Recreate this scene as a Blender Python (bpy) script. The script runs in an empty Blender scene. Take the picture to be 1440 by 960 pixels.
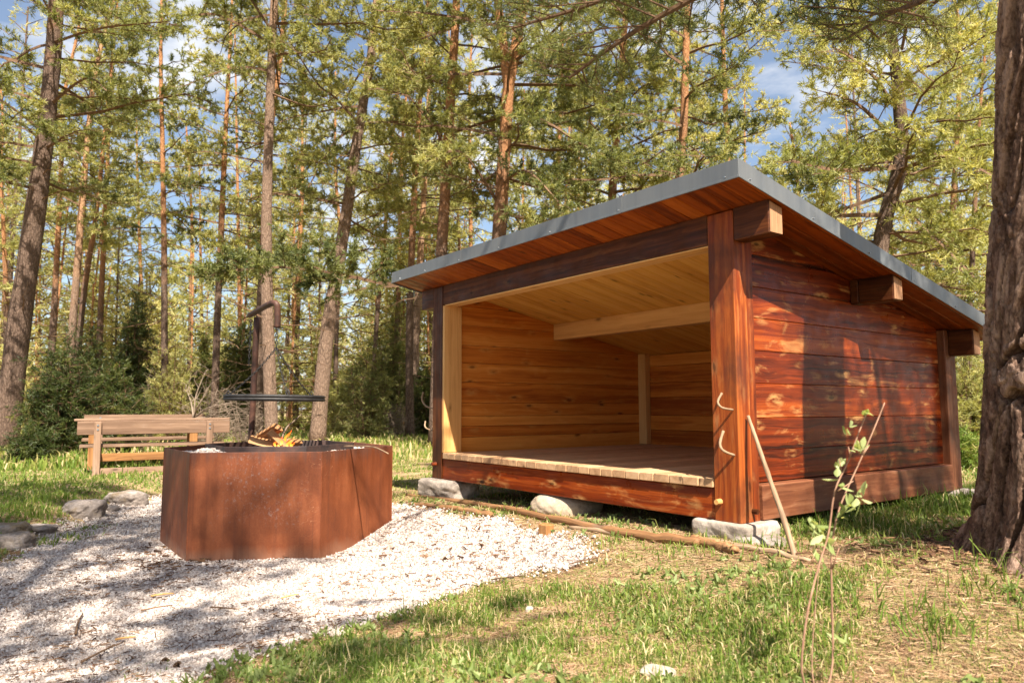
import bpy, bmesh, math, random
import numpy as np
from mathutils import Vector, Matrix

random.seed(5)
rng = np.random.default_rng(11)
scene = bpy.context.scene
COL = scene.collection

# ------------------------------------------------------------------ camera model (photo pixels 1440x960)
FPX, YAW, PITCH, ROLL = 1013.6, .9376, .0916, -.0024
CAM = np.array([2.666, -3.617, .882])
_cy, _sy = math.cos(YAW), math.sin(YAW)
FW = np.array([-_sy*math.cos(PITCH), _cy*math.cos(PITCH), math.sin(PITCH)])
RT = np.array([_cy, _sy, 0.]); UP = np.cross(RT, FW)
_c, _s = math.cos(ROLL), math.sin(ROLL)
RT, UP = _c*RT+_s*UP, _c*UP-_s*RT
RH = np.array([_cy, _sy, 0.]); FH = np.array([-_sy, _cy, 0.])      # level right / forward
def ray(px, py): return FW+RT*((px-720)/FPX)-UP*((py-480)/FPX)
def at(px, py, d): return CAM+ray(px, py)*d
def onplane(px, py, ax, val):
    r = ray(px, py); return CAM+r*((val-CAM[ax])/r[ax])

# ------------------------------------------------------------------ numeric helpers
def S(a, b, t):
    u = np.clip((np.asarray(t, float)-a)/(b-a), 0, 1); return u*u*(3-2*u)
def vnoise(x, y, seed=0):
    x = np.asarray(x, float); y = np.asarray(y, float)
    xi = np.floor(x).astype(np.int64); yi = np.floor(y).astype(np.int64)
    fx = x-xi; fy = y-yi
    fx = fx*fx*(3-2*fx); fy = fy*fy*(3-2*fy)
    def h(a, b):
        n = (a*374761393+b*668265263+seed*974634777) & 0xffffffff
        n = ((n ^ (n >> 13))*1274126177) & 0xffffffff
        return ((n ^ (n >> 16)) & 0xffff)/65535.
    return (h(xi, yi)*(1-fx)+h(xi+1, yi)*fx)*(1-fy)+(h(xi, yi+1)*(1-fx)+h(xi+1, yi+1)*fx)*fy
def fbm(x, y, seed=0, o=3):
    s = 0; a = 1; t = 0
    for k in range(o):
        s = s+a*vnoise(x*2**k, y*2**k, seed+k); t += a; a *= .5
    return s/t
def nrm(v): return v/np.maximum(np.linalg.norm(v, axis=-1, keepdims=True), 1e-9)

# lawn edge line (left of the gravel) and ground height
_l0 = np.array([-4.05, -3.45]); _l1 = np.array([-7.05, -1.72])
_ld = (_l1-_l0)/np.linalg.norm(_l1-_l0); _ln = np.array([-_ld[1], _ld[0]])
if (np.array([-8., -4.])-_l0) @ _ln < 0: _ln = -_ln
def hgt(x, y):
    x = np.asarray(x, float); y = np.asarray(y, float)
    front = .05+.025*np.clip(x+2, -3, 2.5)
    low = -.22+.15*S(-1.6, 1.0, x)
    h = low+(front-low)*S(-1.5, -.1, y)
    h = h+.05*S(.3, 2.5, y)*S(-1.5, .5, x)
    dl = (x-_l0[0])*_ln[0]+(y-_l0[1])*_ln[1]
    k = S(0., .7, dl)
    h = h*(1-k)+(-.05)*k
    dist = np.hypot(x-CAM[0], y-CAM[1])
    h = h*(1-S(11, 16, dist))+0.*dist
    amp = .03+.25*S(12, 40, dist)
    h = h+(fbm(x*.55, y*.55, 3)-.5)*amp*.9+(fbm(x*2.3, y*2.3, 8)-.5)*.035
    h = h+.10*np.exp(-((x-1.22)**2+(y-.84)**2)/.35)
    return h
def ground_hit(px, py):
    z = 0.
    for _ in range(12):
        p = onplane(px, py, 2, z); z = .5*z+.5*float(hgt(p[0], p[1]))
    return onplane(px, py, 2, z)

# ------------------------------------------------------------------ mesh builder
class MB:
    def __init__(self): self.v = []; self.f = []; self.gc = []; self.t = []; self.mi = []; self.n = 0
    def add(self, verts, faces, gc=None, tint=.5, mi=0):
        verts = np.asarray(verts, float).reshape(-1, 3)
        self.v.append(verts)
        self.gc.append(verts if gc is None else np.asarray(gc, float).reshape(-1, 3))
        self.t.append(np.broadcast_to(np.asarray(tint, float), (len(verts),)))
        for fa in faces:
            fa = np.asarray(fa, np.int64)
            if fa.ndim == 1: fa = fa[None]
            self.f.append(fa+self.n); self.mi.append(np.full(len(fa), mi, np.int32))
        self.n += len(verts)
    def build(self, name, mats, parent=None, loc=None, smooth=False):
        v = np.concatenate(self.v) if self.v else np.zeros((0, 3))
        off = np.zeros(3)
        if parent is not None: off = np.array(parent['_o'])
        elif loc is not None: off = np.asarray(loc, float)
        me = bpy.data.meshes.new(name)
        me.vertices.add(len(v)); me.vertices.foreach_set('co', (v-off).astype(np.float32).ravel())
        idx = np.concatenate([f.ravel() for f in self.f]); ln = np.concatenate([np.full(len(f), f.shape[1]) for f in self.f])
        me.loops.add(len(idx)); me.loops.foreach_set('vertex_index', idx.astype(np.int32))
        me.polygons.add(len(ln))
        st = np.concatenate([[0], np.cumsum(ln)[:-1]]).astype(np.int32)
        me.polygons.foreach_set('loop_start', st)
        me.polygons.foreach_set('material_index', np.concatenate(self.mi))
        me.polygons.foreach_set('use_smooth', np.full(len(ln), bool(smooth)))
        a = me.attributes.new('gc', 'FLOAT_VECTOR', 'POINT'); a.data.foreach_set('vector', np.concatenate(self.gc).astype(np.float32).ravel())
        a = me.attributes.new('tint', 'FLOAT', 'POINT'); a.data.foreach_set('value', np.concatenate(self.t).astype(np.float32))
        me.update(calc_edges=True)
        if not isinstance(mats, (list, tuple)): mats = [mats]
        for m in mats: me.materials.append(m)
        o = bpy.data.objects.new(name, me); COL.objects.link(o)
        if parent is not None:
            o.parent = parent
            o['_o'] = [float(k) for k in off]
        else:
            o.location = off; o['_o'] = [float(k) for k in off]
        return o
def thing(name, label, cat, loc, group=None):
    o = bpy.data.objects.new(name, None); COL.objects.link(o); o.empty_display_size = .2
    o.location = loc; o['_o'] = [float(k) for k in loc]; o['label'] = label; o['category'] = cat
    if group: o['group'] = group
    return o
def tag(o, label=None, cat=None, group=None, kind=None):
    if label: o['label'] = label
    if cat: o['category'] = cat
    if group: o['group'] = group
    if kind: o['kind'] = kind
    return o

# chamfered box --------------------------------------------------------------
_CV = []; _CI = {}
for sx in (-1, 1):
    for sy in (-1, 1):
        for sz in (-1, 1):
            for a in range(3):
                _CI[(sx, sy, sz, a)] = len(_CV); _CV.append((sx, sy, sz, a))
def _cbox_faces():
    out = []
    P = np.array([[s[i]*(1. if s[3] == i else .8) for i in range(3)] for s in _CV])
    def put(ids):
        c = P[ids].mean(0); n = np.cross(P[ids[1]]-P[ids[0]], P[ids[2]]-P[ids[0]])
        out.append(ids if n @ c > 0 else ids[::-1])
    def key(d, a): return _CI[(d[0], d[1], d[2], a)]
    for a in range(3):
        b, c = [k for k in range(3) if k != a]
        for s in (-1, 1):
            ids = []
            for (p, q) in ((-1, -1), (1, -1), (1, 1), (-1, 1)):
                d = [0, 0, 0]; d[a] = s; d[b] = p; d[c] = q; ids.append(key(d, a))
            put(ids)
        for p in (-1, 1):
            for q in (-1, 1):
                d0 = [0, 0, 0]; d0[a] = -1; d0[b] = p; d0[c] = q
                d1 = list(d0); d1[a] = 1
                put([key(d0, b), key(d1, b), key(d1, c), key(d0, c)])
    for sx in (-1, 1):
        for sy in (-1, 1):
            for sz in (-1, 1): put([_CI[(sx, sy, sz, a)] for a in range(3)])
    return out
_CF = _cbox_faces(); _CF4 = [f for f in _CF if len(f) == 4]; _CF3 = [f for f in _CF if len(f) == 3]
def box(mb, x, y, z, axis=0, bev=.004, tint=None, fn=None, jit=0., mi=0):
    lo = np.array([x[0], y[0], z[0]]); hi = np.array([x[1], y[1], z[1]])
    c = (lo+hi)/2; h = (hi-lo)/2; b = min(bev, h.min()*.45)
    P = np.array([[c[i]+s[i]*(h[i]-(0 if s[3] == i else b)) for i in range(3)] for s in _CV])
    if jit: P = P+rng.normal(0, jit, P.shape)*.5+np.repeat(rng.normal(0, jit, (8, 3)), 3, 0)
    o = [axis]+[k for k in range(3) if k != axis]
    gc = (P-c)[:, o]+rng.uniform(-20, 20, 3)
    if fn is not None: P = fn(P)
    mb.add(P, [np.array(_CF4), np.array(_CF3)], gc, rng.uniform() if tint is None else tint, mi)

# tubes ----------------------------------------------------------------------
def tube(mb, pts, radii, sides=8, tint=None, mi=0, disp=0., cap=True):
    pts = np.asarray(pts, float); n = len(pts); radii = np.broadcast_to(np.asarray(radii, float), (n,))
    T = nrm(np.gradient(pts, axis=0)); ref = np.array([.31, .77, .55]) if abs(T[0][2]) > .8 else np.array([0, 0, 1.])
    L = np.concatenate([[0], np.cumsum(np.linalg.norm(np.diff(pts, axis=0), axis=1))])
    V = []; G = []
    u = nrm(np.cross(T[0], ref))
    ang = np.arange(sides)*2*np.pi/sides
    off = rng.uniform(-20, 20, 3)
    for i in range(n):
        u = nrm(u-T[i]*(u @ T[i])); w = np.cross(T[i], u)
        r = radii[i]*(1+disp*rng.normal(0, 1, sides))
        V.append(pts[i]+np.outer(np.cos(ang)*r, u)+np.outer(np.sin(ang)*r, w))
        G.append(np.stack([np.full(sides, L[i]), np.cos(ang)*radii[i], np.sin(ang)*radii[i]], 1)+off)
    V = np.concatenate(V); G = np.concatenate(G)
    j = np.arange(sides); q = []
    for i in range(n-1):
        q.append(np.stack([i*sides+j, i*sides+(j+1) % sides, (i+1)*sides+(j+1) % sides, (i+1)*sides+j], 1))
    F = [np.concatenate(q)]
    if cap: F += [j[::-1].copy(), (n-1)*sides+j]
    mb.add(V, F, G, rng.uniform() if tint is None else tint, mi)
def smooth_path(pts, n=24):
    pts = np.asarray(pts, float); m = len(pts)
    t = np.linspace(0, m-1, n); out = []
    for q in t:
        i = min(int(q), m-2); u = q-i
        p0 = pts[max(i-1, 0)]; p1 = pts[i]; p2 = pts[i+1]; p3 = pts[min(i+2, m-1)]
        out.append(.5*((2*p1)+(-p0+p2)*u+(2*p0-5*p1+4*p2-p3)*u*u+(-p0+3*p1-3*p2+p3)*u**3))
    return np.array(out)
def segs(mb, P0, P1, r0, r1, sides=4, tint=.5, mi=0):
    """many tapered prisms at once"""
    P0 = np.asarray(P0); P1 = np.asarray(P1); N = len(P0)
    if N == 0: return
    T = nrm(P1-P0); ref = np.where(np.abs(T[:, 2:3]) > .9, np.array([[1., 0, 0]]), np.array([[0, 0, 1.]]))
    u = nrm(np.cross(T, ref)); w = np.cross(T, u)
    ang = np.arange(sides)*2*np.pi/sides
    ring = np.cos(ang)[None, :, None]*u[:, None]+np.sin(ang)[None, :, None]*w[:, None]
    V = np.concatenate([P0[:, None]+ring*np.reshape(r0, (-1, 1, 1)), P1[:, None]+ring*np.reshape(r1, (-1, 1, 1))], 1)
    j = np.arange(sides)
    q = np.stack([j, (j+1) % sides, sides+(j+1) % sides, sides+j], 1)
    F = (q[None]+(np.arange(N)*2*sides)[:, None, None]).reshape(-1, 4)
    t = np.repeat(np.broadcast_to(np.asarray(tint, float), (N,)), 2*sides)
    mb.add(V.reshape(-1, 3), [F], None, t, mi)
def tufts(mb, P, A, k, L, W, spread=.85, shoot=.08, tint=.5, mi=0):
    """needle tufts: k thin triangles round each shoot"""
    N = len(P)
    if N == 0: return
    base = P[:, None]+A[:, None]*(rng.uniform(-.6, 1, (N, k, 1))*shoot)
    d = nrm(A[:, None]*rng.uniform(.15, 1, (N, k, 1))+rng.normal(0, spread, (N, k, 3)))
    sd = nrm(np.cross(d, rng.normal(0, 1, (N, k, 3))))
    ln = L*rng.uniform(.6, 1.25, (N, k, 1)); wd = W*rng.uniform(.7, 1.3, (N, k, 1))
    V = np.stack([base-sd*wd*.5, base+sd*wd*.5, base+d*ln+sd*wd*.18, base+d*ln-sd*wd*.18], 2)
    F = np.arange(N*k*4).reshape(-1, 4)
    t = np.clip(np.repeat(np.broadcast_to(np.asarray(tint, float), (N,)), k*4)+np.repeat(rng.normal(0, .06, N*k), 4), 0, 1)
    mb.add(V.reshape(-1, 3), [F], None, t, mi)

# rocks -----------------------------------------------------------------------
_ico = bmesh.new(); bmesh.ops.create_icosphere(_ico, subdivisions=5, radius=1.)
ICO_V = np.array([v.co[:] for v in _ico.verts]); ICO_F = np.array([[v.index for v in f.verts] for f in _ico.faces]); _ico.free()
def n3(P, s, seed): return (fbm(P[:, 0]*s+P[:, 2]*s*.7, P[:, 1]*s-P[:, 2]*s*.6, seed)+fbm(P[:, 2]*s+seed, P[:, 0]*s*.8+P[:, 1]*s*.5, seed+9))/2-.5
def rock(mb, c, dims, n=5., rough=.12, seed=0, rot=0., flat=None, tint=.5):
    V = ICO_V.copy(); V = V/(np.sum(np.abs(V)**n, 1)**(1/n))[:, None]
    V = V*(1+rough*2*n3(ICO_V, 1.6, seed)[:, None]+rough*.6*n3(ICO_V, 6., seed+3)[:, None]+rough*.22*n3(ICO_V, 19., seed+5)[:, None])
    if flat is not None: V[:, 2] = np.minimum(V[:, 2], flat)
    V = V*np.array(dims)/2
    cr, sr = math.cos(rot), math.sin(rot)
    V = np.stack([V[:, 0]*cr-V[:, 1]*sr, V[:, 0]*sr+V[:, 1]*cr, V[:, 2]], 1)+np.asarray(c)
    mb.add(V, [ICO_F], V+seed*3.1, tint)

# ------------------------------------------------------------------ node helper
class NT:
    def __init__(s, name):
        s.m = bpy.data.materials.new(name); s.m.use_nodes = True; s.t = s.m.node_tree
        s.t.nodes.clear(); s.out = s.n('ShaderNodeOutputMaterial')
    def n(s, typ, ins=None, **pr):
        k = s.t.nodes.new(typ)
        for a, b in pr.items(): setattr(k, a, b)
        for a, b in (ins or {}).items():
            if isinstance(b, bpy.types.NodeSocket): s.t.links.new(b, k.inputs[a])
            else:
                if isinstance(b, (tuple, list)) and len(b) == 3 and k.inputs[a].type == 'RGBA': b = (*b, 1)
                k.inputs[a].default_value = b
        return k
    def attr(s, name): return s.n('ShaderNodeAttribute', attribute_name=name)
    def map(s, vec, scale): return s.n('ShaderNodeMapping', {'Vector': vec, 'Scale': scale}).outputs[0]
    def noise(s, vec, scale, detail=4, rough=.55, dist=0.): return s.n('ShaderNodeTexNoise', {'Vector': vec, 'Scale': scale, 'Detail': detail, 'Roughness': rough, 'Distortion': dist}).outputs[0]
    def ramp(s, fac, stops, interp='LINEAR'):
        r = s.n('ShaderNodeValToRGB', {'Fac': fac}); e = r.color_ramp; e.interpolation = interp
        while len(e.elements) < len(stops): e.elements.new(.5)
        for el, (p, c) in zip(e.elements, stops):
            el.position = p; el.color = (c, c, c, 1) if isinstance(c, (int, float)) else (*c, 1)
        return r.outputs[0]
    def mix(s, fac, a, b, mode='MIX'):
        k = s.n('ShaderNodeMix', data_type='RGBA', blend_type=mode)
        for i, v in ((0, fac), (6, a), (7, b)):
            if isinstance(v, bpy.types.NodeSocket): s.t.links.new(v, k.inputs[i])
            else: k.inputs[i].default_value = (*v, 1) if isinstance(v, tuple) else v
        return k.outputs[2]
    def math(s, op, a, b=0., clamp=False):
        k = s.n('ShaderNodeMath', operation=op, use_clamp=clamp)
        for i, v in ((0, a), (1, b)):
            if isinstance(v, bpy.types.NodeSocket): s.t.links.new(v, k.inputs[i])
            else: k.inputs[i].default_value = v
        return k.outputs[0]
    def bump(s, h, strength=.3, dist=.01): return s.n('ShaderNodeBump', {'Height': h, 'Strength': strength, 'Distance': dist}).outputs[0]
    def bsdf(s, col, rough=.6, normal=None, metal=0., spec=.5, **kw):
        ins = {'Base Color': col, 'Roughness': rough, 'Metallic': metal, 'Specular IOR Level': spec}; ins.update(kw)
        if normal is not None: ins['Normal'] = normal
        b = s.n('ShaderNodeBsdfPrincipled', ins); s.t.links.new(b.outputs[0], s.out.inputs[0]); return b
    def surf(s, sock): s.t.links.new(sock, s.out.inputs[0])

def wood(name, dark, mid, light, worn=None, worn_amt=.5, rough=.5, grain=1., knots=True, tintvar=.35, bump=.35, grime=None):
    m = NT(name); gc = m.attr('gc').outputs['Vector']; ti = m.attr('tint').outputs['Fac']
    ti = m.math('SUBTRACT', m.math('FRACT', m.math('MULTIPLY', ti, 1.37)), .5)
    warp = m.noise(m.map(gc, (1.1, 5, 5)), 1., 3)
    wv = m.n('ShaderNodeVectorMath', {0: gc, 1: m.n('ShaderNodeCombineXYZ', {'X': 0., 'Y': m.math('MULTIPLY', warp, .16), 'Z': m.math('MULTIPLY', warp, .11)}).outputs[0]}, operation='ADD').outputs[0]
    rings = m.noise(m.map(wv, (.35, 26*grain, 26*grain)), 1., 3, .6, .3)
    fib = m.noise(m.map(gc, (3., 150, 150)), 1., 3, .6)
    f = m.math('ADD', m.math('MULTIPLY', rings, .75), m.math('MULTIPLY', fib, .25))
    f = m.math('ADD', f, m.math('MULTIPLY', ti, tintvar))
    col = m.ramp(f, [(.28, dark), (.5, mid), (.72, light)])
    if worn is not None:
        w = m.noise(m.map(gc, (2.2, 5, 5)), 1.3, 5, .62, .9)
        w = m.math('ADD', w, m.math('MULTIPLY', m.math('SUBTRACT', rings, .5), .35))
        vk = m.n('ShaderNodeTexVoronoi', {'Vector': m.map(wv, (2.6, 6.5, 6.5)), 'Scale': 1., 'Randomness': 1.}, feature='F1').outputs['Distance']
        hk = m.math('MULTIPLY', m.ramp(m.math('ADD', vk, m.math('MULTIPLY', m.math('SUBTRACT', warp, .5), .35)), [(.10, 1.), (.30, 0.)]), m.ramp(m.noise(m.map(gc, (9, 30, 30)), 1., 3, .6), [(.42, 0.), (.6, 1.)]))
        w = m.math('MULTIPLY', m.math('MAXIMUM', m.math('MULTIPLY', m.ramp(w, [(.58, 0.), (.72, 1.)]), .6), hk), worn_amt)
        col = m.mix(w, col, worn)
    if grime is not None:
        g = m.ramp(m.noise(m.map(gc, (1.4, 2.5, 2.5)), 1.7, 4, .6), [(.5, 0.), (.68, .75)])
        col = m.mix(g, col, grime)
    if knots:
        vo = m.n('ShaderNodeTexVoronoi', {'Vector': m.map(wv, (2.6, 6.5, 6.5)), 'Scale': 1., 'Randomness': 1.}, feature='F1')
        k = m.ramp(vo.outputs['Distance'], [(.0, 1.), (.075, .9), (.1, .35), (.19, 0.)])
        col = m.mix(m.math('MULTIPLY', k, .8), col, tuple(c*.35 for c in dark))
    nrmv = m.bump(f, bump, .004)
    rr = m.ramp(m.noise(gc, 9., 3), [(.3, rough-.1), (.7, min(1., rough+.15))])
    m.bsdf(col, rr, nrmv, spec=.2)
    return m.m

M = {}
M['stain'] = wood('stained_log', (.022, .004, .002), (.17, .024, .004), (.38, .076, .010), (.60, .31, .11), .85, .34, 1., True, .17, .5)
M['stain_post'] = wood('stained_post', (.06, .011, .004), (.20, .035, .007), (.37, .095, .018), (.46, .21, .08), .55, .42, 1.1, True, .16, .6, (.075, .025, .014))
M['stain_dark'] = wood('dark_stained_beam', (.016, .005, .002), (.068, .018, .005), (.16, .048, .012), (.22, .10, .035), .35, .45, 1., True, .14, .5)
M['sill'] = wood('weathered_sill', (.065, .019, .009), (.15, .050, .022), (.26, .105, .05), (.34, .19, .11), .4, .55, 1., True, .14, .4, (.10, .045, .030))
M['soffit'] = wood('stained_soffit', (.11, .020, .004), (.28, .058, .007), (.42, .11, .015), None, 0, .45, .8, True, .30, .3)
M['inner'] = wood('inner_wall_board', (.26, .055, .008), (.54, .17, .025), (.70, .29, .06), (.78, .44, .13), .35, .5, .6, True, .42, .25)
M['pale'] = wood('pale_pine', (.46, .22, .07), (.66, .36, .13), (.76, .46, .19), None, 0, .55, .6, True, .16, .25)
M['ceil'] = wood('ceiling_board', (.58, .27, .05), (.77, .42, .10), (.82, .50, .14), None, 0, .55, .6, True, .20, .2)
M['deckw'] = wood('deck_board', (.30, .165, .085), (.47, .28, .15), (.60, .385, .22), (.36, .25, .16), .45, .6, .8, True, .22, .3)
M['endgrain'] = wood('end_grain', (.24, .11, .055), (.37, .19, .10), (.48, .27, .15), None, 0, .65, 3., False, .2, .3)
M['bench'] = wood('weathered_bench_wood', (.12, .07, .045), (.22, .135, .088), (.33, .22, .15), (.32, .25, .20), .35, .65, .8, True, .2, .3)
M['bench_leg'] = wood('amber_post_wood', (.18, .08, .03), (.33, .16, .06), (.46, .25, .10), None, 0, .6, .8, True, .2, .3)
M['stick'] = wood('peeled_stick', (.15, .09, .055), (.29, .19, .115), (.43, .30, .195), (.16, .11, .085), .8, .65, 3., True, .1, .5)
M['pole'] = wood('bark_pole', (.10, .05, .025), (.25, .125, .055), (.40, .23, .11), (.17, .12, .09), .7, .7, 3., True, .2, .7)
M['firewood'] = wood('split_firewood', (.16, .07, .03), (.33, .16, .07), (.52, .30, .15), None, 0, .7, 1.5, False, .2, .4)

def m_metal():
    m = NT('roof_sheet'); tc = m.n('ShaderNodeTexCoord').outputs['Object']
    n = m.noise(m.map(tc, (4, 4, 1.)), 1.5, 5, .6)
    st = m.noise(m.map(tc, (18, 18, .5)), 1., 3, .6)
    f = m.math('ADD', m.math('MULTIPLY', n, .6), m.math('MULTIPLY', st, .4))
    col = m.ramp(f, [(.3, (.12, .13, .14)), (.6, (.17, .18, .187)), (.75, (.26, .27, .272))])
    m.bsdf(col, m.ramp(n, [(.3, .38), (.7, .58)]), m.bump(n, .05, .01), metal=.35, spec=.5); return m.m
M['metal'] = m_metal()
def m_plain(name, col, rough=.5, metal=0., var=.3, sc=30.):
    m = NT(name); gc = m.attr('gc').outputs['Vector']
    n = m.noise(gc, sc, 4, .6)
    c = m.ramp(n, [(.3, tuple(x*(1-var) for x in col)), (.7, tuple(min(1, x*(1+var)) for x in col))])
    m.bsdf(c, rough, m.bump(n, .15, .003), metal=metal); return m.m
M['screw'] = m_plain('zinc_screw', (.45, .46, .47), .35, .9, .1)
M['iron'] = m_plain('sooty_iron', (.028, .026, .026), .6, .3, .5)
def m_rust():
    m = NT('corten_steel'); gc = m.attr('gc').outputs['Vector']
    n1 = m.noise(gc, 2.6, 5, .6, .4); n2 = m.noise(m.map(gc, (14, 14, 2.)), 1.2, 4, .65); n3_ = m.noise(gc, 85., 3, .7)
    f = m.math('ADD', m.math('ADD', m.math('MULTIPLY', n1, .5), m.math('MULTIPLY', n2, .3)), m.math('MULTIPLY', n3_, .2))
    col = m.ramp(f, [(.3, (.085, .022, .009)), (.5, (.17, .045, .015)), (.7, (.28, .084, .030))])
    # scratches
    sn = m.noise(m.map(gc, (2.2, 2.2, 5.)), 1.1, 2, .5, 2.5)
    sc = m.ramp(m.math('ABSOLUTE', m.math('SUBTRACT', sn, .5)), [(.0, 1.), (.0035, 0.)])
    sm = m.ramp(m.noise(gc, 1.9, 2), [(.56, 0.), (.66, .40)])
    col = m.mix(m.math('MULTIPLY', sc, sm), col, (.50, .26, .15))
    # scuffed bluish film
    gr = m.ramp(m.noise(gc, 46., 5, .75), [(.55, 0.), (.66, 1.)]); gm = m.ramp(m.noise(gc, 1.3, 3), [(.56, 0.), (.66, .6)])
    col = m.mix(m.math('MULTIPLY', gr, gm), col, (.20, .16, .15))
    oz = m.n('ShaderNodeSeparateXYZ', {0: m.n('ShaderNodeTexCoord').outputs['Object']}).outputs['Z']
    run = m.noise(m.map(gc, (22, 22, .8)), 1., 4, .65)
    soot = m.ramp(m.math('ADD', oz, m.math('MULTIPLY', m.math('SUBTRACT', run, .5), .35)), [(.70, 0.), (.80, .55)])
    col = m.mix(soot, col, (.075, .045, .038))
    dust = m.ramp(m.math('ADD', oz, m.math('MULTIPLY', m.math('SUBTRACT', n1, .5), .25)), [(.02, .3), (.11, 0.)])
    col = m.mix(dust, col, (.40, .24, .16))
    col = m.mix(m.ramp(run, [(.54, 0.), (.68, .5)]), col, (.10, .030, .014))
    m.bsdf(col, m.ramp(n2, [(.3, .5), (.7, .72)]), m.bump(n3_, .12, .002), spec=.35); return m.m
M['rust'] = m_rust()
def m_rust_dark():
    m = NT('burnt_steel'); gc = m.attr('gc').outputs['Vector']
    n1 = m.noise(gc, 6., 5, .65)
    col = m.ramp(n1, [(.35, (.022, .017, .018)), (.6, (.065, .035, .028)), (.75, (.12, .055, .035))])
    m.bsdf(col, .6, m.bump(n1, .1, .003), spec=.4); return m.m
M['burnt'] = m_rust_dark()
def m_polerust():
    m = NT('rusty_pipe'); gc = m.attr('gc').outputs['Vector']
    n1 = m.noise(gc, 14., 5, .65)
    col = m.ramp(n1, [(.35, (.03, .014, .011)), (.55, (.065, .028, .019)), (.75, (.12, .055, .036))])
    m.bsdf(col, .6, m.bump(n1, .2, .003), spec=.4); return m.m
M['pipe'] = m_polerust()
def m_stone(name, a, b, c, moss=None):
    m = NT(name); gc = m.attr('gc').outputs['Vector']
    n1 = m.noise(gc, 5., 8, .68); n2 = m.noise(gc, 38., 5, .7)
    f = m.math('ADD', m.math('MULTIPLY', n1, .65), m.math('MULTIPLY', n2, .35))
    col = m.ramp(f, [(.34, a), (.5, b), (.66, c)])
    if moss is not None:
        col = m.mix(m.ramp(m.noise(gc, 3.3, 5, .65), [(.52, 0.), (.66, .8)]), col, moss)
    m.bsdf(col, .85, m.bump(f, .8, .02), spec=.25); return m.m
M['stone'] = m_stone('pale_limestone', (.17, .135, .11), (.37, .31, .26), (.56, .48, .40))
M['boulder'] = m_stone('rounded_boulder', (.20, .15, .105), (.38, .30, .215), (.50, .41, .31))
M['rockm'] = m_stone('mossy_rock', (.10, .08, .068), (.24, .20, .175), (.40, .345, .31), (.17, .115, .05))
def m_bark(name, c0, c1, c2, sc, up0=None, up1=None, bump=1., hlo=3., hhi=7.):
    m = NT(name); tc = m.n('ShaderNodeTexCoord').outputs['Object']; ti = m.attr('tint').outputs['Fac']
    w = m.noise(tc, 3.5, 4, .6); 
    vec = m.n('ShaderNodeVectorMath', {0: m.map(tc, (sc, sc, sc*.30)), 1: m.n('ShaderNodeCombineXYZ', {'X': m.math('MULTIPLY', w, 1.3), 'Y': m.math('MULTIPLY', w, 1.), 'Z': w}).outputs[0]}, operation='ADD').outputs[0]
    vo = m.n('ShaderNodeTexVoronoi', {'Vector': vec, 'Scale': 1.}, feature='DISTANCE_TO_EDGE').outputs['Distance']
    n2 = m.noise(m.map(tc, (1, 1, .4)), sc*1.6, 7, .75)
    cr = m.ramp(vo, [(.0, .42), (.13, .85), (.4, 1.)])
    f = m.math('MULTIPLY', cr, m.math('ADD', -.30, m.math('MULTIPLY', n2, 1.75)))
    col = m.ramp(f, [(.08, c0), (.5, c1), (.85, c2)])
    if up0 is not None:
        fine = m.noise(m.map(tc, (1, 1, .5)), sc*1.6, 5, .7)
        cu = m.ramp(fine, [(.32, up0), (.68, up1)])
        col = m.mix(m.ramp(m.math('ADD', ti, m.math('MULTIPLY', m.math('SUBTRACT', w, .5), .35)), [(.32, 0.), (.58, 1.)]), col, cu)
    m.bsdf(col, .9, m.bump(f, bump, .03), spec=.2); return m.m
M['bark'] = m_bark('pine_bark', (.055, .036, .027), (.165, .11, .082), (.28, .20, .15), 21., (.27, .11, .045), (.52, .27, .13))
M['bark_light'] = m_bark('pale_pine_bark', (.11, .07, .05), (.26, .175, .127), (.42, .30, .22), 21., (.34, .17, .085), (.54, .33, .19))
def m_bigbark():
    m = NT('old_pine_bark'); tc = m.n('ShaderNodeTexCoord').outputs['Object']; ti = m.attr('tint').outputs['Fac']
    a = m.noise(m.map(tc, (1, 1, .35)), 14., 6, .68, .6); b_ = m.noise(m.map(tc, (1, 1, .6)), 70., 5, .7)
    f = m.math('ADD', m.math('MULTIPLY', a, .6), m.math('MULTIPLY', b_, .4)); f = m.math('ADD', f, m.math('MULTIPLY', m.math('SUBTRACT', ti, .5), .16))
    col = m.ramp(f, [(.34, (.026, .014, .010)), (.47, (.125, .072, .050)), (.62, (.35, .235, .175))])
    m.bsdf(col, .9, m.bump(f, 1., .02), spec=.2); return m.m
M['bark_big'] = m_bigbark()
def m_twig(name, a, b):
    m = NT(name); ge = m.n('ShaderNodeNewGeometry').outputs['Position']; ti = m.attr('tint').outputs['Fac']
    n = m.noise(ge, 22., 3, .6)
    m.bsdf(m.ramp(m.math('ADD', m.math('MULTIPLY', n, .7), m.math('MULTIPLY', ti, .3)), [(.3, a), (.7, b)]), .85, spec=.2); return m.m
M['twig'] = m_twig('branch_bark', (.075, .044, .028), (.24, .145, .085))
M['sapbark'] = m_twig('sapling_bark', (.20, .10, .065), (.42, .25, .17))
M['deadtwig'] = m_twig('dead_twig', (.12, .085, .06), (.32, .25, .19))
def m_leaf(name, stops, tr=.45, rough=.5):
    m = NT(name); ti = m.attr('tint').outputs['Fac']
    col = m.ramp(ti, stops)
    b = m.n('ShaderNodeBsdfPrincipled', {'Base Color': col, 'Roughness': rough, 'Specular IOR Level': .3})
    t = m.n('ShaderNodeBsdfTranslucent', {'Color': m.mix(1., col, (1.25, 1.2, .6), 'MULTIPLY')})
    x = m.n('ShaderNodeMixShader', {0: tr}); m.t.links.new(b.outputs[0], x.inputs[1]); m.t.links.new(t.outputs[0], x.inputs[2])
    m.surf(x.outputs[0]); return m.m
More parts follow.
